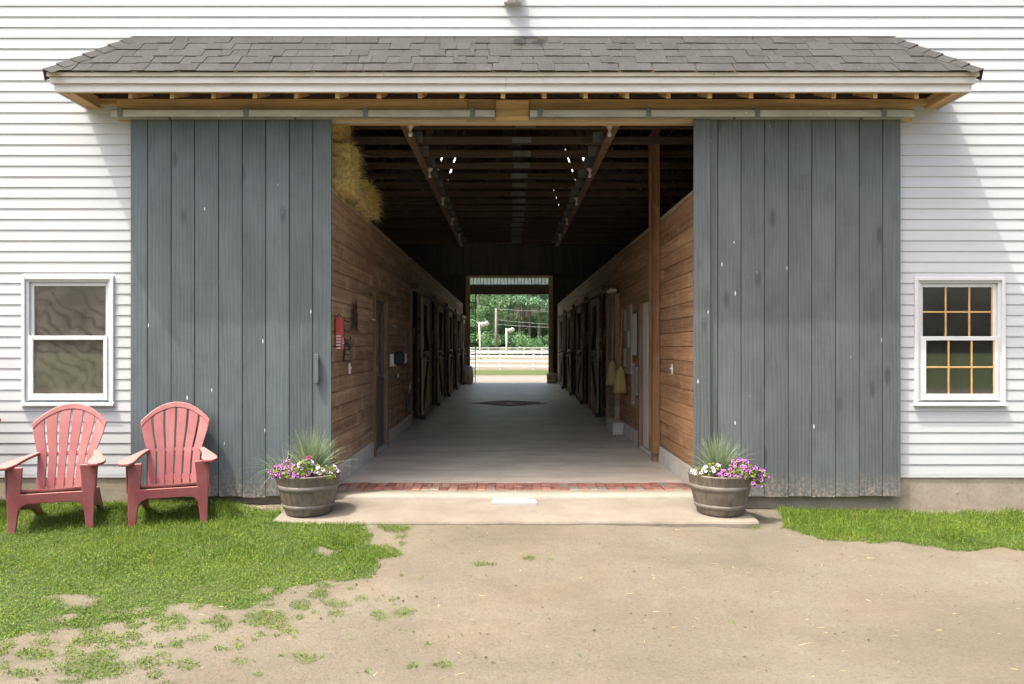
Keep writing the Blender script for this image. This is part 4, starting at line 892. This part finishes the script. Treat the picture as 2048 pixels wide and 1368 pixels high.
def bale(label, x0, x1, y0, y1, z0, z1, seed):
    r = np.random.default_rng(seed); c = Vector(((x0+x1)/2, (y0+y1)/2, z0)); o = thing("hay_bale", label, "hay bale", tuple(c), "hay bales on the left stall wall")
    nx_, ny_, nz_ = 12, 12, 10; m = MB()
    import bmesh
    bm = bmesh.new(); bmesh.ops.create_cube(bm, size=1); bmesh.ops.subdivide_edges(bm, edges=bm.edges[:], cuts=8, use_grid_fill=True)
    for v in bm.verts: v.co = Vector((v.co.x*(x1-x0), v.co.y*(y1-y0), v.co.z*(z1-z0)+(z1-z0)/2))*1.0+Vector(r.normal(size=3)*.014)
    me = bpy.data.meshes.new("bale"); bm.to_mesh(me); bm.free(); put("bale", me, M['hay'], o)
    n = 5200; dims = np.array([x1-x0, y1-y0, z1-z0]); f = r.integers(0, 3, n); p = r.random((n,3))-.5; sg = np.where(r.random(n) < .5, -.5, .5)
    p[np.arange(n), f] = sg; st = p*dims+np.array([0,0,dims[2]/2]); nr = np.zeros((n,3)); nr[np.arange(n), f] = np.sign(sg)
    di = r.normal(size=(n,3))*.9+nr*r.uniform(.05,.75,n)[:,None]; di /= np.linalg.norm(di,axis=1)[:,None]
    V, Fc, rr = ribbons(st, di, r.uniform(.04,.15,n), np.full(n,.0032), 2, np.full(n,.25), r.random(n), seed)
    tag(put("loose_straw", npmesh("straw", V, Fc, 4, {'rnd': rr}), M['straw'], o), kind='stuff')
    for yy in (.33,.67):
        y = y0+(y1-y0)*yy; part("twine", MB().tube([(x0-.01,y,z0-.01),(x1+.01,y,z0-.01),(x1+.012,y,z1+.01),(x0-.01,y,z1+.01),(x0-.01,y,z0-.01)], .004, 5), M['fence'], o)
zt_ = WT+.05
bale("bright hay bale overhanging the top of the left plank wall", -2.6, -1.60, 7.28, 7.74, zt_, zt_+.48, 5)
bale("upper hay bale stacked on the bright bale", -2.68, -1.70, 7.25, 7.72, zt_+.50, zt_+1.0, 6)
bale("lower darker hay bale farther along the left wall top", -2.5, -1.62, 8.25, 9.0, zt_, zt_+.30, 8)

# ------------------------------------------------------------------ planters
def planter(label, X, Y, Zb):
    o = thing("barrel_planter", label, "planter", (X, Y, Zb), "half barrel planters by the doorway"); H = .355
    prof = [(.0,.0),(.195,.0),(.200,.01),(.235,.12),(.262,.24),(.276,.33),(.283,.345),(.283,.355),(.268,.357),(.262,.34),(.25,.29),(0,.29)]
    b = part("barrel", MB().lathe(prof, (X, Y, Zb), 48), M['barrel'], o, True)
    for za, zb_ in ((.055,.095),(.215,.265)):
        rr = lambda z: .2015+.0735*min(1, z/.30)**.92
        part("hoop", MB().lathe([(rr(za)-.002,za),(rr(za)+.005,za+.003),(rr(zb_)+.005,zb_-.003),(rr(zb_)-.002,zb_)], (X, Y, Zb), 48), M['hoop'], o, True)
    part("soil", MB().lathe([(.258,.315),(.15,.325),(0,.335)], (X, Y, Zb), 24), M['soil'], o, True)
    return o
def tuft_grass(label, X, Y, Z, n, hmin, hmax, spread, seed, lean=(0,0)):
    r = np.random.default_rng(seed); o = thing("ornamental_grass", label, "grass", (X, Y, Z), None)
    az_ = r.random(n)*2*np.pi; rad = r.random(n)**.5*.055; st = np.stack([np.cos(az_)*rad, np.sin(az_)*rad, np.zeros(n)], 1)
    tilt = np.abs(r.normal(0, spread, n)).clip(0, 1.35); a2 = az_+r.normal(0,.4,n)
    di = np.stack([np.sin(tilt)*np.cos(a2)+lean[0], np.sin(tilt)*np.sin(a2)+lean[1], np.cos(tilt)], 1); di /= np.linalg.norm(di,axis=1)[:,None]
    le = r.uniform(hmin, hmax, n); straws("blades", M['fescue'], o, st, di, le, np.full(n,.0058), 6, .18+.55*tilt/1.35*r.random(n), np.clip(r.normal(.5,.22,n)+.35*(r.random(n) < .12),0,1), seed=seed)
def petunia(name, label, mat, pts, X, Y, Z, seed, nleaf, nflow, fr=.0155):
    """pts: list of (dx,dy,dz,r) blobs that the plant fills"""
    r = np.random.default_rng(seed); o = thing(name, label, "flowers", (X, Y, Z))
    def sample(n, shell):
        k = r.integers(0, len(pts), n); B = np.array(pts)[k]; d = r.normal(size=(n,3)); d[:,2] = np.abs(d[:,2])*.8-.12; d[:,1] -= .25; d /= np.linalg.norm(d,axis=1)[:,None]
        return B[:,:3]+d*(B[:,3]*(r.uniform(.75,1.05,n) if shell else r.random(n)**.4))[:,None]*np.array([1,1,.8]), d
    p, d = sample(nleaf, False); nn = d+r.normal(size=d.shape)*.7; nn /= np.linalg.norm(nn,axis=1)[:,None]
    u = np.cross(nn, r.normal(size=d.shape)); u /= np.linalg.norm(u,axis=1)[:,None]; v = np.cross(nn, u); L_ = r.uniform(.012,.024,nleaf)[:,None]
    V = np.stack([p-u*L_, p+v*L_*.45+nn*.002, p+u*L_, p-v*L_*.45+nn*.002], 1).reshape(-1,3); Fc = np.arange(nleaf*4).reshape(-1,4)
    tag(put("leaves", npmesh("leaves", V, Fc, 4, {'rnd': np.repeat(r.random(nleaf), 4)}), M['leaf'], o), kind='stuff')
    p, d = sample(nflow, True); d = d+np.array([0,-.35,.15])+r.normal(size=d.shape)*.25; d /= np.linalg.norm(d,axis=1)[:,None]
    vs = []; fs = []; ring_ = []
    for q, nn in zip(p, d):
        nv = Vector(nn); u = nv.orthogonal().normalized(); v = nv.cross(u); c = Vector(q)+nv*.006; R_ = fr*r.uniform(.8,1.2); b = len(vs); ph = r.random()*6
        vs.append(c-nv*.006); ring_.append(0)
        for rr_, hh, cc in ((.35,.0,.3),(1.0,.005,1.0)):
            for k in range(10):
                th_ = 2*math.pi*k/10+ph; rad = R_*rr_*(1.0 if k % 2 == 0 or rr_ < .5 else .84); vs.append(c+u*math.cos(th_)*rad+v*math.sin(th_)*rad+nv*(hh+(.003 if k % 2 else 0))); ring_.append(cc*r.uniform(.8,1))
        fs += [(b,b+1+k,b+1+(k+1) % 10) for k in range(10)]; fs += [(b+1+k,b+11+k,b+11+(k+1) % 10) for k in range(10)]+[(b+1+k,b+11+(k+1) % 10,b+1+(k+1) % 10) for k in range(10)]
    tag(put("flowers", npmesh("flowers", np.array([tuple(x) for x in vs]), np.array(fs), 3, {'ring': np.array(ring_)}), mat, o), kind='stuff')
PYD = 6.5; apz = -.0578
LPX, RPX = PX(617, PYD), PX(1440, PYD)
planter("half barrel planter in front of the left sliding door", LPX, PYD, apz); planter("half barrel planter in front of the right sliding door", RPX, PYD, apz)
zs = apz+.33
tuft_grass("tall blue green ornamental grass in the left barrel", LPX+.0, PYD+.09, zs, 560, .30, .56, .48, 21)
tuft_grass("blue green ornamental grass in the right barrel", RPX+.01, PYD+.09, zs, 520, .26, .48, .50, 22)
tuft_grass("pale spidery grass trailing from the left edge of the left barrel", LPX-.23, PYD-.03, zs+.03, 46, .20, .40, .85, 23, (-.45,-.1))
petunia("petunia_plant", "purple petunias on the left side of the left barrel", M['fl_purple'], [(-.20,-.10,.03,.10),(-.10,-.18,.03,.10),(-.26,-.06,.01,.08),(-.02,-.20,.03,.08),(-.15,-.12,.07,.09)], LPX, PYD, zs, 31, 900, 95)
petunia("petunia_plant", "lilac white petunias on the right side of the left barrel", M['fl_white'], [(.02,-.12,.08,.10),(.12,-.12,.05,.09),(.20,-.06,.04,.07),(.22,-.14,.0,.05),(-.04,-.10,.08,.07)], LPX, PYD, zs, 32, 800, 60, .0175)
petunia("geranium_bloom", "single pink bloom standing above the left barrel", M['fl_pink'], [(.03,-.06,.16,.022)], LPX, PYD, zs, 33, 12, 8, .012)
petunia("petunia_plant", "purple petunias spilling over the right side of the right barrel", M['fl_purple'], [(.10,-.17,.03,.10),(.20,-.12,.04,.11),(.28,-.08,.01,.10),(.26,-.14,-.05,.09),(.00,-.19,.02,.07),(.16,-.06,.09,.09),(.33,-.07,.0,.07)], RPX, PYD, zs, 34, 1500, 150)
petunia("petunia_plant", "lilac white petunias on the left side of the right barrel", M['fl_white'], [(-.17,-.12,.03,.08),(-.10,-.10,.06,.08),(-.20,-.04,.03,.06)], RPX, PYD, zs, 35, 700, 26, .0175)

# ------------------------------------------------------------------ garden chairs
def slab(pts_bot, thick):
    """closed strip: list of (left, right) 3d pairs, extruded along n"""
    m = MB(); n = len(pts_bot); vs = []
    for i, (a_, b_, nv) in enumerate(pts_bot): a_, b_, nv = Vector(a_), Vector(b_), Vector(nv)*thick; vs += [a_, b_, b_+nv, a_+nv]
    fs = [(i*4+k, i*4+(k+1) % 4, (i+1)*4+(k+1) % 4, (i+1)*4+k) for i in range(n-1) for k in range(4)]+[(0,1,2,3), tuple((n-1)*4+k for k in (3,2,1,0))]
    return m.add(vs, fs)
def chair(label):
    o = thing("garden_chair", label, "chair", (0,0,0), "red plastic chairs on the grass")
    def b(nm, m, bev=.006):
        x = put(nm, m.mesh(nm), M['chair'], o)
        if bev:
            md = x.modifiers.new("bevel", 'BEVEL'); md.width = bev; md.segments = 2; md.limit_method = 'ANGLE'; md.angle_limit = R(40)
        return x
    yb = lambda z: .47+(z-.26)*.40+.10*(z-.26)*(z-.26)
    def hw(v): return np.interp(v, [.26,.45,.56,.70,.82,.98], [.205,.213,.222,.265,.292,.30])
    def topz(u): return .985-.165*u*u
    nrm_ = (0,-.93,.37)
    ns = 6
    for i in range(ns):
        u0 = -1+2*i/ns+.028; u1 = -1+2*(i+1)/ns-.028; u0 = -1 if i == 0 else u0; u1 = 1 if i == ns-1 else u1; rows = []
        for q in range(11):
            t_ = q/10; zl = .26+(topz(u0)-.035-.26)*t_; zr = .26+(topz(u1)-.035-.26)*t_
            cv = lambda u: .035*(u*u)
            rows.append(((u0*hw(zl), yb(zl)-cv(u0), zl), (u1*hw(zr), yb(zr)-cv(u1), zr), nrm_))
        b("back_slat", slab(rows, .016), .004)
    rows = []
    for q in range(17):
        u = -1+q/8; z1 = topz(u); z0 = z1-.055; rows.append(((u*hw(z0)*1.005, yb(z0)-.035*u*u+.002, z0), (u*hw(z1)*1.005, yb(z1)-.035*u*u+.002, z1), nrm_))
    b("back_top_rail", slab(rows, .024), .008)
    for zc, hh in ((.545, .03), (.30, .05)):
        rows = []
        for q in range(9):
            u = -1+q/4; rows.append(((u*hw(zc), yb(zc)-.035*u*u+.014, zc), (u*hw(zc+hh), yb(zc+hh)-.035*u*u+.014, zc+hh), nrm_))
        b("back_cross_rail", slab(rows, .022), .004)
    for j in range(5):               # seat slats, falling to the back
        y0 = .012+j*.095; y1 = y0+.088; zf = lambda y: .345-.17*y+.02*math.cos(min(1, y/.1)*3.14/2) - (.02 if y > .02 else .0)
        b("seat_slat", slab([((-.235,y0,zf(y0)-.02),(-.235,y1,zf(y1)-.02),(0,0,1)), ((0,y0,zf(y0)-.028),(0,y1,zf(y1)-.028),(0,0,1)), ((.235,y0,zf(y0)-.02),(.235,y1,zf(y1)-.02),(0,0,1))], .022), .006)
    ap_ = []
    for q in range(13):              # front apron with arched underside
        u = -1+q/6; lo = .245-.075*max(0, (abs(u)-.72)/.28)**1.6; ap_.append(((u*.245, -.004, lo), (u*.245, -.004, .325), (0,1,0)))
    b("seat_apron", slab(ap_, .024), .005)
    for s in (-1, 1):
        leg = [((s*.255-.055, .0, .54),(s*.255+.055, .0, .54)), ((s*.258-.045, .0, .42),(s*.258+.052, .0, .42)), ((s*.262-.044, -.004, .28),(s*.262+.046, -.004, .28)), ((s*.270-.030, -.008, .10),(s*.270+.034, -.008, .10)), ((s*.276-.026, -.012, .0),(s*.276+.028, -.012, .0))]
        b("front_leg", slab([(p, q, (0,1,0)) for p, q in leg], .03), .006)
        sd = [((s*.236, .0, .20), (s*.236, .0, .33), (s,0,0)), ((s*.236, .25, .155), (s*.236, .25, .295), (s,0,0)), ((s*.232, .50, .10), (s*.232, .50, .27), (s,0,0)), ((s*.225, .70, .0), (s*.225, .76, .03), (s,0,0))]
        b("rear_leg", slab(sd, .03), .006)
        lip_ = [((s*.305, .0, .30),(s*.305, .05, .30),(s,0,0)), ((s*.31, .0, .54),(s*.31,.11,.54),(s,0,0))]; b("leg_flange", slab(lip_, .01), .003)
        arm = []
        for y, xc, wd, z in ((-.062,.315,.045,.553),(-.05,.318,.085,.556),(-.01,.320,.120,.559),(.08,.315,.130,.563),(.20,.300,.105,.568),(.34,.275,.075,.574),(.46,.250,.06,.580),(.565,.225,.05,.585)):
            arm.append(((s*xc-wd/2, y, z-.024), (s*xc+wd/2, y, z-.024), (0,0,1)))
        b("armrest", slab(arm, .026), .009)
    return o
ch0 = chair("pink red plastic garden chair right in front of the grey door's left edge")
def place(o, px, py, rz):
    """front-left foot at the pixel on the ground"""
    h = -.12
    for _ in range(4):
        D = (EYE-h)*F/(py-VY); x = PX(px, D); h = float(ground_h(np.array([x]), np.array([D]))[0])
    off = Matrix.Rotation(rz, 3, 'Z') @ Vector((-.276, 0, 0)); o.location = (x-off.x, D-off.y, h-.012); o.rotation_euler = (0,0,rz)
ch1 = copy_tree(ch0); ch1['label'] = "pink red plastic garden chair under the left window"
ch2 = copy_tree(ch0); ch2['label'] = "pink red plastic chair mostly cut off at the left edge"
place(ch0, 263, 1057, R(20)); place(ch1, 22, 1069, R(20)); ch2.location = ch1.location+Vector((-1.105,.10,.01)); ch2.rotation_euler = (0,0,R(14))

# ------------------------------------------------------------------ lawn grass, litter, pebbles
def scatter_grass(n, seed):
    r = np.random.default_rng(seed); x = r.uniform(-6.4, 6.4, n); y = 7.0-(7.0-2.75)*r.random(n)**.85
    h = ground_h(x, y); m, tall = lawn(x, y, h); keep = r.random(n) < m*(.55+.45*vnoise(x, y, 6, 21))
    keep &= ~((x > -2.05) & (x < 2.08) & (y > 6.18)) & (y < 6.93); return x[keep], y[keep], h[keep], tall[keep], m[keep], r
x, y, h, tall, m, r = scatter_grass(480000, 41); n = len(x)
az_ = r.random(n)*2*np.pi; tl = np.abs(r.normal(0,.55,n)).clip(0,1.4); di = np.stack([np.sin(tl)*np.cos(az_), np.sin(tl)*np.sin(az_), np.cos(tl)], 1)
le = r.uniform(.022,.060,n)*tall**1.4*np.where(m < .9, .95, 1.0)*(.6+.8*vnoise(x, y, 3, 22))
col = np.clip(r.normal(.45,.24,n)+(vnoise(x, y, 2.2, 23)-.5)*.6+(vnoise(x, y, 7, 25)-.5)*.35, 0, .93); col = np.where(r.random(n) < .07, 1.0, col)
V, Fc, rr = ribbons(np.stack([x,y,h-.003],1), di, le, r.uniform(.0032,.0065,n), 2, .25*np.ones(n), col, 42)
tag(put("lawn_grass", npmesh("lawn_grass", V, Fc, 4, {'rnd': rr}), M['grass']), "short green grass growing in patches over the dirt", "grass", kind='stuff')
x, y, h, tall, m, r = scatter_grass(420000, 43); n = len(x); p = np.stack([x, y, h+r.uniform(.004,.03,n)*tall], 1)
nn = r.normal(size=(n,3))*.55+np.array([0,-.15,1]); nn /= np.linalg.norm(nn,axis=1)[:,None]; u = np.cross(nn, r.normal(size=(n,3))); u /= np.linalg.norm(u,axis=1)[:,None]; v = np.cross(nn, u); L_ = r.uniform(.003,.0062,n)[:,None]
cc = np.clip(r.normal(.40,.17,n)+(vnoise(x, y, 3.1, 24)-.5)*.6+(vnoise(x, y, 8, 26)-.5)*.4, 0, .86)
tag(put("clover", npmesh("clover", np.stack([p-u*L_, p-v*L_*.8, p+u*L_, p+v*L_*.8], 1).reshape(-1,3), np.arange(n*4).reshape(-1,4), 4, {'rnd': np.repeat(cc, 4)}), M['grass']), "low clover leaves mixed into the short lawn", "clover", kind='stuff')
r = np.random.default_rng(51); n = 620; x = r.uniform(-5,5,n); y = r.uniform(2.9,6.15,n); x[:260] = r.uniform(-3.6,-2.0,260); y[:260] = r.uniform(6.6,6.9,260); h = ground_h(x,y)
az_ = r.random(n)*np.pi*2; di = np.stack([np.cos(az_), np.sin(az_), r.uniform(.0,.12,n)], 1)
V, Fc, rr = ribbons(np.stack([x,y,h+.006],1), di, r.uniform(.015,.06,n)*np.where(r.random(n) < .04, 2.2, 1), np.full(n,.0022), 2, .1*np.ones(n), r.uniform(.0,.8,n), 52)
tag(put("straw_litter", npmesh("straw_litter", V, Fc, 4, {'rnd': rr}), M['straw']), "loose straw scattered over the dirt", "straw", kind='stuff')
n = 420; x = r.uniform(-5,5,n); y = r.uniform(2.9,6.15,n); hh = ground_h(x,y); a1 = r.random(n)*6.28; L1 = r.uniform(.004,.016,n); W1 = L1*r.uniform(.25,.6,n); du = np.stack([np.cos(a1),np.sin(a1),np.zeros(n)],1); dv = np.stack([-np.sin(a1),np.cos(a1),np.zeros(n)],1); p = np.stack([x,y,hh+.006],1)
tag(put("bark_debris", npmesh("bark_debris", np.stack([p-du*L1[:,None], p-dv*W1[:,None]+[0,0,.003], p+du*L1[:,None], p+dv*W1[:,None]+[0,0,.003]],1).reshape(-1,3), np.arange(n*4).reshape(-1,4), 4), M['soil']), "dark crumbs of bark and dung scattered on the dirt", "debris", kind='stuff')
ico = np.array([(1,0,0),(-1,0,0),(0,1,0),(0,-1,0),(0,0,1),(0,0,-1)], float); icf = np.array([(0,2,4),(2,1,4),(1,3,4),(3,0,4),(2,0,5),(1,2,5),(3,1,5),(0,3,5)])
n = 7000; x = r.uniform(-5.2,5.2,n); y = 2.8+(6.2-2.8)*r.random(n); h = ground_h(x,y); sz = r.uniform(.0015,.0045,n)*np.where(r.random(n) < .02, 2.4, 1)
V = (ico[None]*sz[:,None,None]*r.uniform(.6,1.3,(n,6,1))*np.array([1,1,.7])+np.stack([x,y,h+.001],1)[:,None]).reshape(-1,3); Fc = (icf[None]+(np.arange(n)*6)[:,None,None]).reshape(-1,3)
tag(put("pebbles", npmesh("pebbles", V, Fc, 3), M['stone']), "small pebbles strewn over the dirt", "pebbles", kind='stuff')

# ------------------------------------------------------------------ beyond the barn: fences, poles, wood
def fence_run(label, pts, top, rails, pw=.06):
    o = thing("rail_fence", label, "fence", (pts[0][0], pts[0][1], -.12))
    for (x, y) in pts: part("post", MB().cbox(x-pw, x+pw, y-pw, y+pw, -.3, top+.04, .01), M['fence'], o)
    for (xa, ya), (xb_, yb_) in zip(pts, pts[1:]):
        for z in rails: part("rail", MB().bar((xa, ya-.07, z), (xb_, yb_-.07, z), .13, .04), M['fence'], o)
y0 = 46.5
fence_run("near white four rail paddock fence beyond the far doorway", [(PX(p, D), D) for p, D in ((700,50.5),(745,49.8),(797,49),(850,48.3),(903,47.6),(954,47),(1001,46.6),(1067,46.0),(1140,45.4),(1216,44.8),(1290,44.2))], 1.0, (.98,.72,.42,.10))
fence_run("far white paddock fence below the wood", [(-22+2.4*i, 96+.25*i) for i in range(19)], 1.1, (1.05,.70,.32), .07)
def lamp_post(label, px, D, ptop, lean):
    x = PX(px, D); zt2_ = PZ(ptop, D); o = thing("lamp_post", label, "lamp post", (x, D, -.15), "white floodlight poles by the paddock")
    part("pole", MB().tube([(x, D, -.3), (x+lean, D, zt2_)], [.10*D/75, .08*D/75], 10), M['pole_white'], o, True)
    part("crossarm", MB().cbox(x+lean-.15, x+lean+.75, D-.06, D+.06, zt2_-.18, zt2_-.05, .01), M['pole_white'], o)
    for dx, dz in ((.35,.0),(.72,.12)):
        m = MB().lathe([(.05,-.1),(.16,0),(.24,.28),(.25,.32),(0,.30)], (0,0,0), 12); m.xf(Matrix.Translation((x+lean+dx, D-.05, zt2_+dz-.15)) @ Matrix.Rotation(R(125), 4, 'X') @ Matrix.Rotation(R(20), 4, 'Y')); part("flood_head", m, M['pole_white'], o, True)
lamp_post("nearer white floodlight pole, left of the utility pole", 961.5, 75, 644, -.17); lamp_post("farther white floodlight pole, right of the utility pole", 1013, 92, 657, 0)
up_ = thing("utility_pole", "bare wooden utility pole before the wood", "utility pole", (PX(992, 100), 100, 0)); xu = PX(992, 100)
part("pole", MB().tube([(xu, 100, -.3), (xu, 100, PZ(617, 100))], [.22,.15], 10), M['pole_wood'], up_, True)
for z0_, z1_, sag in ((6.4,6.4,.4),(4.9,4.4,.5),(4.3,4.9,.6)):
    for s in (-1,1):
        m = MB(); pts = [(xu+s*q*3.0, 100-q*.6, z0_+(z1_-z0_)*q/10+(-sag*4*(q/10)*(1-q/10))*1.4) for q in range(11)]; m.tube(pts, .016, 5); part("wire", m, M['plate'], up_)
def leaf_cloud(centers, radii, per, size, seed, flat=.75):
    r = np.random.default_rng(seed); n = len(centers)*per; c = np.repeat(np.array(centers), per, 0); rd = np.repeat(np.array(radii), per)[:,None]
    d = r.normal(size=(n,3)); d /= np.linalg.norm(d,axis=1)[:,None]; p = c+d*rd*(r.random(n)**.45)[:,None]*np.array([1,1,flat])
    nn = d*.6+r.normal(size=(n,3)); nn /= np.linalg.norm(nn,axis=1)[:,None]; u = np.cross(nn, r.normal(size=(n,3))); u /= np.linalg.norm(u,axis=1)[:,None]; v = np.cross(nn,u); L_ = (size*r.uniform(.6,1.3,n))[:,None]
    V = np.stack([p-u*L_, p-v*L_*.55, p+u*L_, p+v*L_*.55], 1).reshape(-1,3)
    cl_ = np.repeat(r.normal(0,.16,len(centers)), per); rr = np.clip(r.normal(.45,.2,n)+cl_, 0, 1)
    return V, np.arange(n*4).reshape(-1,4), np.repeat(rr, 4)
def tree(label, kind, x, y, H, seed, group, proto=None):
    r = random.Random(seed); o = thing("pine_tree" if kind == 'pine' else "leafy_tree", label, "tree", (x, y, -.2), group)
    if proto:
        for ch in proto.children: c = ch.copy(); COL.objects.link(c); c.parent = o
        o.scale = (H/proto['h'],)*3; o.rotation_euler.z = seed*1.7; return o
    o['h'] = H
    m = MB(); lean = r.uniform(-.3,.3); m.tube([(lean*q/6*(q/6), 0, H*.93*q/6) for q in range(7)], [H*.014*(1-.12*q) for q in range(7)], 8)
    cen, rad = [], []
    if kind == 'pine':
        for k in range(26):
            zf = r.uniform(.36,1.0); a_ = r.random()*6.28; L_ = (1.1-zf)*H*.26*r.uniform(.5,1.1); p = (L_*math.cos(a_)+lean, L_*math.sin(a_), zf*H); cen.append(p); rad.append(H*.055*r.uniform(.8,1.4)); m.tube([(lean*.5,0,zf*H-.4), p], [.05,.02], 5)
    else:
        for k in range(34):
            zf = r.uniform(.12,1.0); a_ = r.random()*6.28; wv = math.sin(min(1,(zf+.12))*2.5)*.26; L_ = H*wv*r.uniform(.2,1.0); p = (L_*math.cos(a_), L_*math.sin(a_), zf*H); cen.append(p); rad.append(H*.085*r.uniform(.7,1.3)); 
            if k % 3 == 0: m.tube([(0,0,zf*H*.7), p], [.08,.02], 5)
    put("trunk", m.mesh("trunk"), M['bark'], o, True)
    V, Fc, rr = leaf_cloud(cen, rad, 260, .17, seed, .6 if kind == 'pine' else .85)
    tag(put("crown", npmesh("crown", V, Fc, 4, {'rnd': rr}), M['leaf_pine_hazed' if kind == 'pine' else 'leaf_hazed'], o), kind='stuff')
    return o
tp = tree("tall pine with a pale bare trunk beyond the paddock", 'pine', 1.6, 112, 21, 3, "pines beyond the paddock")
tq = tree("broad dark leafy tree beyond the paddock", 'leaf', -4.5, 108, 17, 4, "leafy trees beyond the paddock")
for i, (x, y, H) in enumerate(((3.2,114,22),(4.6,111,20),(6.6,113,21),(9.2,116,22),(-.2,117,21),(12,112,20),(-9,118,22),(2.4,120,23),(7.8,121,23))): tree("tall pine with a pale bare trunk beyond the paddock", 'pine', x, y, H, 10+i, "pines beyond the paddock", tp)
for i, (x, y, H) in enumerate(((-7.5,110,16),(-2.0,112,15),(-11,107,15),(10.5,109,14),(14,115,17),(.6,125,17),(-5.5,120,18),(5,126,18),(-14,113,17))): tree("broad dark leafy tree beyond the paddock", 'leaf', x, y, H, 30+i, "leafy trees beyond the paddock", tq)
cen = [(random.uniform(-18,18), random.uniform(105,109), random.uniform(.3,2.6)) for _ in range(70)]; V, Fc, rr = leaf_cloud(cen, [random.uniform(.8,1.6) for _ in cen], 320, .16, 77)
tag(put("understory", npmesh("understory", V, Fc, 4, {'rnd': rr}), M['leaf_hazed']), "dense green undergrowth along the foot of the wood", "undergrowth", kind='stuff')
cen = [(random.uniform(-60,60), random.uniform(126,146), random.uniform(1,22)) for _ in range(420)]; V, Fc, rr = leaf_cloud(cen, [random.uniform(2,3.8) for _ in cen], 130, .42, 78)
tag(put("far_wood", npmesh("far_wood", V, Fc, 4, {'rnd': rr}), M['leaf_hazed']), "deep green wood closing the view behind the trees", "wood", kind='stuff')
